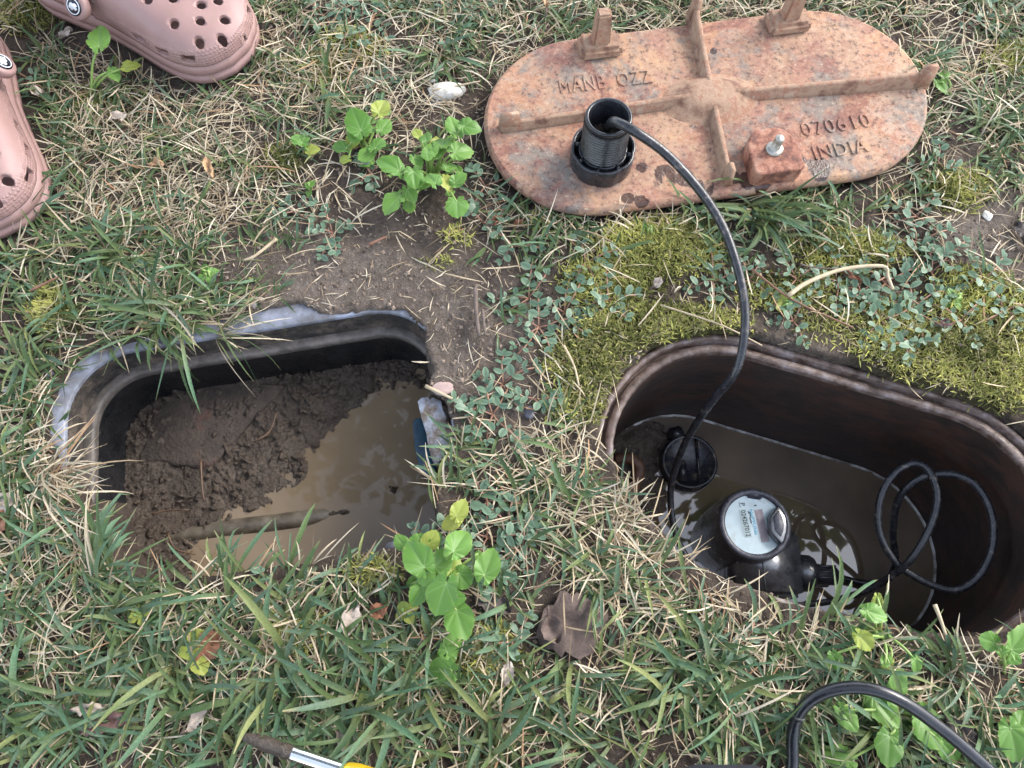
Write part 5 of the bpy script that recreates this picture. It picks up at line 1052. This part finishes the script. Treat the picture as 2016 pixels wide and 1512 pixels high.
def dead_leaf(px, py, ln_px, wd_px, ang, mat, label, z=.010, curl=.3, lobes=0, seed=0):
    rg = random.Random(seed+px); k = CAM_H/_c/CAM_F; L, Wd = ln_px*k, wd_px*k; nU, nW = 14, 7; V, F = [], []
    jag = [rg.uniform(.75, 1.12) for _ in range(nU+1)]; jag2 = [rg.uniform(.75, 1.12) for _ in range(nU+1)]
    for i in range(nU+1):
        u = i/nU; w = math.sin(math.pi*min(max(u, .02), .98))**.65
        if lobes: w *= 1 - .38*abs(math.sin(u*math.pi*lobes))
        for j in range(nW):
            v = j/(nW-1)*2-1; y = v*w*Wd/2*(jag[i] if v > 0 else jag2[i]); x = (u-.5)*L + .06*L*(abs(v)**2)*(.5 if lobes else 0)
            zz = curl*Wd*(v*v*w*.6) + curl*L*.25*math.sin(u*2.6+rg.random()*.0) - .0015*(abs(v) < .1) + rg.uniform(-.0008, .0008) + .002*math.sin(u*9+v*3+seed)
            V.append((x, y, zz))
    for i in range(nU):
        for j in range(nW-1): a = i*nW+j; F.append((a, a+nW, a+nW+1, a+1))
    bot = [(x, y, z_-.0005) for x, y, z_ in V]; nV = len(V); F2 = [tuple(q+nV for q in f)[::-1] for f in F]
    p = W(px, py); t = thing('dead_leaf', label, 'leaf', (p.x, p.y, max(g1(p), -.01)+z), (R(rg.uniform(-8, 8)), R(rg.uniform(-8, 8)), R(ang)), 'fallen dead leaves')
    obj('blade', V+bot, F+F2, M[mat], t); st = spline([(-L*.46, 0, curl*L*.1), (-L*.62, .002, .002), (-L*.75, .004, -.003)], 4); obj('stalk', *tube_geo(st, .0009, 5), M['dl_brown'], t)
dead_leaf(1125, 1230, 130, 115, 20, 'dl_brown', 'large mottled brown dead leaf lying left of the meter', .004, .04, 0, 1)
dead_leaf(1085, 1240, 50, 40, -70, 'dl_brown', 'small curled brown leaf piece beside the large mottled leaf', .010, .3, 0, 2)
dead_leaf(970, 1185, 75, 45, -30, 'dl_dark', 'dark torn leaf under the weed between the pits', .004, .1, 0, 3)
dead_leaf(1070, 15, 80, 34, 100, 'dl_tan', 'tan curled dead leaf at the top edge left of the lid', .016, .3, 2, 4)
dead_leaf(425, 1275, 62, 46, 60, 'dl_rust', 'rust-brown dead leaf below the left pit', .010, .25, 0, 5)
dead_leaf(215, 1420, 105, 38, 12, 'dl_purple', 'long purplish brown dead leaf in the bottom left grass', .014, .2, 0, 6)
dead_leaf(195, 1392, 55, 26, 5, 'dl_pale', 'pale ragged scrap above the purplish leaf', .018, .2, 3, 7)
dead_leaf(750, 1205, 36, 28, 30, 'dl_rust', 'small rusty leaf scrap left of the string of scalloped leaves', .010, .2, 0, 8)
dead_leaf(698, 1220, 60, 34, 80, 'dl_pale', 'pale grey-pink dead leaf in the grass below the left pit', .012, .2, 0, 9)
dead_leaf(12, 1040, 60, 40, 70, 'dl_rust', 'orange-brown dead leaf cut by the left edge', .010, .3, 0, 10)
dead_leaf(20, 1000, 60, 44, 40, 'dl_pale', 'pale dead leaf at the left edge above the orange-brown one', .008, .15, 0, 11)
dead_leaf(318, 338, 34, 22, 10, 'dl_tan', 'small yellow-tan curled leaf in the straw below the clogs', .012, .4, 0, 12)
dead_leaf(420, 345, 58, 20, -65, 'dl_tan', 'narrow tan folded leaf in the straw above the dark soil', .012, .4, 0, 13)
dead_leaf(245, 248, 40, 26, 20, 'dl_pale', 'pale pinkish leaf scrap in the straw between the clogs', .010, .2, 0, 14)
dead_leaf(85, 195, 40, 22, -15, 'dl_pale', 'whitish leaf scrap beside the left clog', .010, .2, 0, 15)
dead_leaf(140, 80, 36, 22, 50, 'dl_pale', 'pale leaf scrap beside the strap of the top clog', .008, .2, 0, 16)
dead_leaf(690, 1455, 44, 30, -50, 'dl_pale', 'beige leaf scrap right of the screwdriver', .012, .3, 0, 17)
dead_leaf(400, 1415, 44, 22, 55, 'dl_pale', 'grey leaf sliver in the grass above the screwdriver tip', .012, .1, 0, 18)
dead_leaf(978, 443, 30, 16, 50, 'dl_rust', 'small red-brown bud scale below the left end of the lid', .006, .5, 0, 19)
dead_leaf(1020, 448, 30, 14, 40, 'dl_rust', 'narrow red-brown leaf bit under the lid edge', .006, .3, 0, 20)
dead_leaf(2000, 470, 60, 26, 100, 'dl_dark', 'blackened curled leaf on the grey soil at the right edge', .004, .3, 0, 21)
dead_leaf(1665, 555, 46, 14, -40, 'dl_rust', 'narrow brown leaf under the bent straw', .008, .3, 0, 22)
dead_leaf(1838, 655, 24, 20, 30, 'dl_purple', 'small purple-brown leaf flake on the moss', .010, .1, 0, 23)
dead_leaf(510, 605, 36, 18, 35, 'dl_pale', 'pale pink bark flake behind the left pit', .003, .15, 0, 24)
dead_leaf(1290, 570, 26, 18, 60, 'dl_pale', 'grey-lilac leaf flake on the moss below the lid', .008, .1, 0, 25)
dead_leaf(1000, 1325, 40, 24, 80, 'dl_pale', 'pale brown leaf scrap under the spurge near the bottom middle', .010, .2, 0, 26)
dead_leaf(1880, 1440, 70, 30, -40, 'dl_dark', 'dark brown leaf under the arched hose', .008, .2, 0, 27)
def rock(px, py, rx, ry, mat, label, name='stone', h=.6, seed=0):
    bm = bmesh.new(); bmesh.ops.create_icosphere(bm, subdivisions=3, radius=1); k = CAM_H/_c/CAM_F; rg = np.random.default_rng(seed+px)
    for v in bm.verts:
        d = .75+.5*float(fbm(v.co.x*.5+seed+v.co.z*.3, v.co.y*.5+v.co.z*.4, 3, 3)); v.co = Vector((v.co.x*rx*k*d, v.co.y*ry*k*d, v.co.z*min(rx, ry)*k*h*d))
    bm.verts.index_update(); V = [v.co.copy() for v in bm.verts]; F = [[v.index for v in f.verts] for f in bm.faces]; bm.free(); p = W(px, py); p.z = max(g1(p), -.01)+min(rx, ry)*k*h*.3
    tag(obj(name, V, F, M[mat], loc=p, rot=(0, 0, R(rg.uniform(0, 30)))), label, 'stone', 'stones')
M['chalk'] = simple('white_flaky_stone', [(0.25, (.35, .30, .23)), (0.5, (.68, .64, .56)), (0.8, (.8, .78, .74))], 70, 0.9, (120, 0.9, 0.003)); M['slate'] = simple('dark_slate_chip', [(0.3, (.05, .05, .06)), (0.7, (.12, .12, .14))], 70, 0.7); M['pink_stone'] = simple('pinkish_stone', [(0.3, (.28, .19, .17)), (0.7, (.45, .34, .31))], 70, 0.85)
rock(880, 183, 44, 24, 'chalk', 'large white flaky stone left of the lid', h=.9, seed=1); rock(862, 132, 14, 10, 'chalk', 'small white stone above the large white one', seed=2); rock(852, 156, 10, 9, 'chalk', 'white chip touching the large white stone', seed=3)
rock(858, 205, 16, 12, 'slate', 'dark slate chip under the large white stone', seed=4); rock(872, 768, 24, 14, 'pink_stone', 'pinkish stone at the right corner of the left pit', seed=5, h=.4); rock(875, 848, 16, 12, 'pink_stone', 'reddish pebble on the grey plastic lip', seed=6); rock(1938, 430, 9, 12, 'chalk', 'white curled chip on the soil below the right end of the lid', seed=7); rock(965, 1190, 8, 6, 'slate', 'dark pebble by the torn leaf', seed=8)
rock(20, 770, 10, 6, 'chalk', 'white pebble at the left edge near the grey flange', seed=10); rock(105, 740, 9, 8, 'slate', 'grey pebble beside the grey flange', seed=11); rock(1042, 815, 10, 14, 'slate', 'dark purple chip between the pits', seed=12); rock(770, 1075, 14, 12, 'slate', 'dark lilac stone at the front right corner of the left pit', seed=13); rock(1835, 655, 6, 5, 'slate', 'dark pebble on the right moss', seed=14)
def twig(pts, r, mat, label, z=.012):
    P = []
    for px, py in pts: w = W(px, py); w.z = max(g1(w), 0) + z; P.append(W(px, py, w.z))
    s = spline(P, 5); tag(obj('twig', *tube_geo(s, [r*(1-.4*i/len(s)) for i in range(len(s))], 7), M[mat]), label, 'twig', 'twigs and stalks')
M['twig_tan'] = simple('tan_stalk', [(0.3, (.34, .26, .16)), (0.7, (.5, .4, .27))], 90, .7); M['twig_dark'] = simple('dark_twig', [(0.3, (.07, .05, .04)), (0.7, (.16, .12, .10))], 90, .8); M['twig_red'] = simple('red_brown_twig', [(0.3, (.13, .06, .035)), (0.7, (.22, .11, .07))], 90, .7)
twig([(1552, 582), (1590, 556), (1660, 530), (1738, 524), (1748, 545), (1758, 570)], .0022, 'twig_tan', 'long bent straw stalk over the spurge right of the cable', .016)
twig([(936, 568), (938, 620), (944, 662)], .0024, 'twig_dark', 'grey upright stalk at the edge of the bare soil'); twig([(950, 610), (955, 660)], .0016, 'twig_dark', 'short dark stalk right of the grey stalk')
twig([(725, 482), (760, 466)], .0016, 'twig_red', 'red-brown splinter on the bare soil'); twig([(838, 760), (890, 785)], .0018, 'twig_tan', 'pale straw lying across the right corner of the left pit', .006); twig([(1480, 530), (1560, 590), (1680, 645)], .0012, 'twig_red', 'thin red-brown runner from the cable toward the rim', .010)
twig([(1110, 680), (1130, 720), (1140, 760)], .0012, 'twig_tan', 'thin brown stalk on moss left of the oval box', .010); twig([(1840, 1190), (1850, 1215), (1862, 1250)], .0018, 'twig_tan', 'upright dry stalk at the front edge of the right pit', .02); twig([(1300, 600), (1420, 640), (1500, 680)], .0009, 'twig_tan', 'thin straw across the moss left of the cable', .012)
twig([(60, 572), (115, 545)], .0014, 'twig_red', 'reddish stalk in the left grass above the moss', .018); twig([(850, 178), (920, 165), (945, 160)], .0013, 'twig_tan', 'thin stalk behind the large white stone', .010)
twig([(1575, 520), (1600, 526), (1648, 530)], .0010, 'twig_dark', 'short dark straw beside the bent straw'); twig([(545, 470), (500, 505), (480, 512)], .0016, 'twig_tan', 'tan stalk lying above the bare soil', .010)
print('leaves', LEAFN[0], 'tris', sum(len(o.data.loop_triangles) or len(o.data.polygons)*2 for o in bpy.data.objects if o.type == 'MESH'))
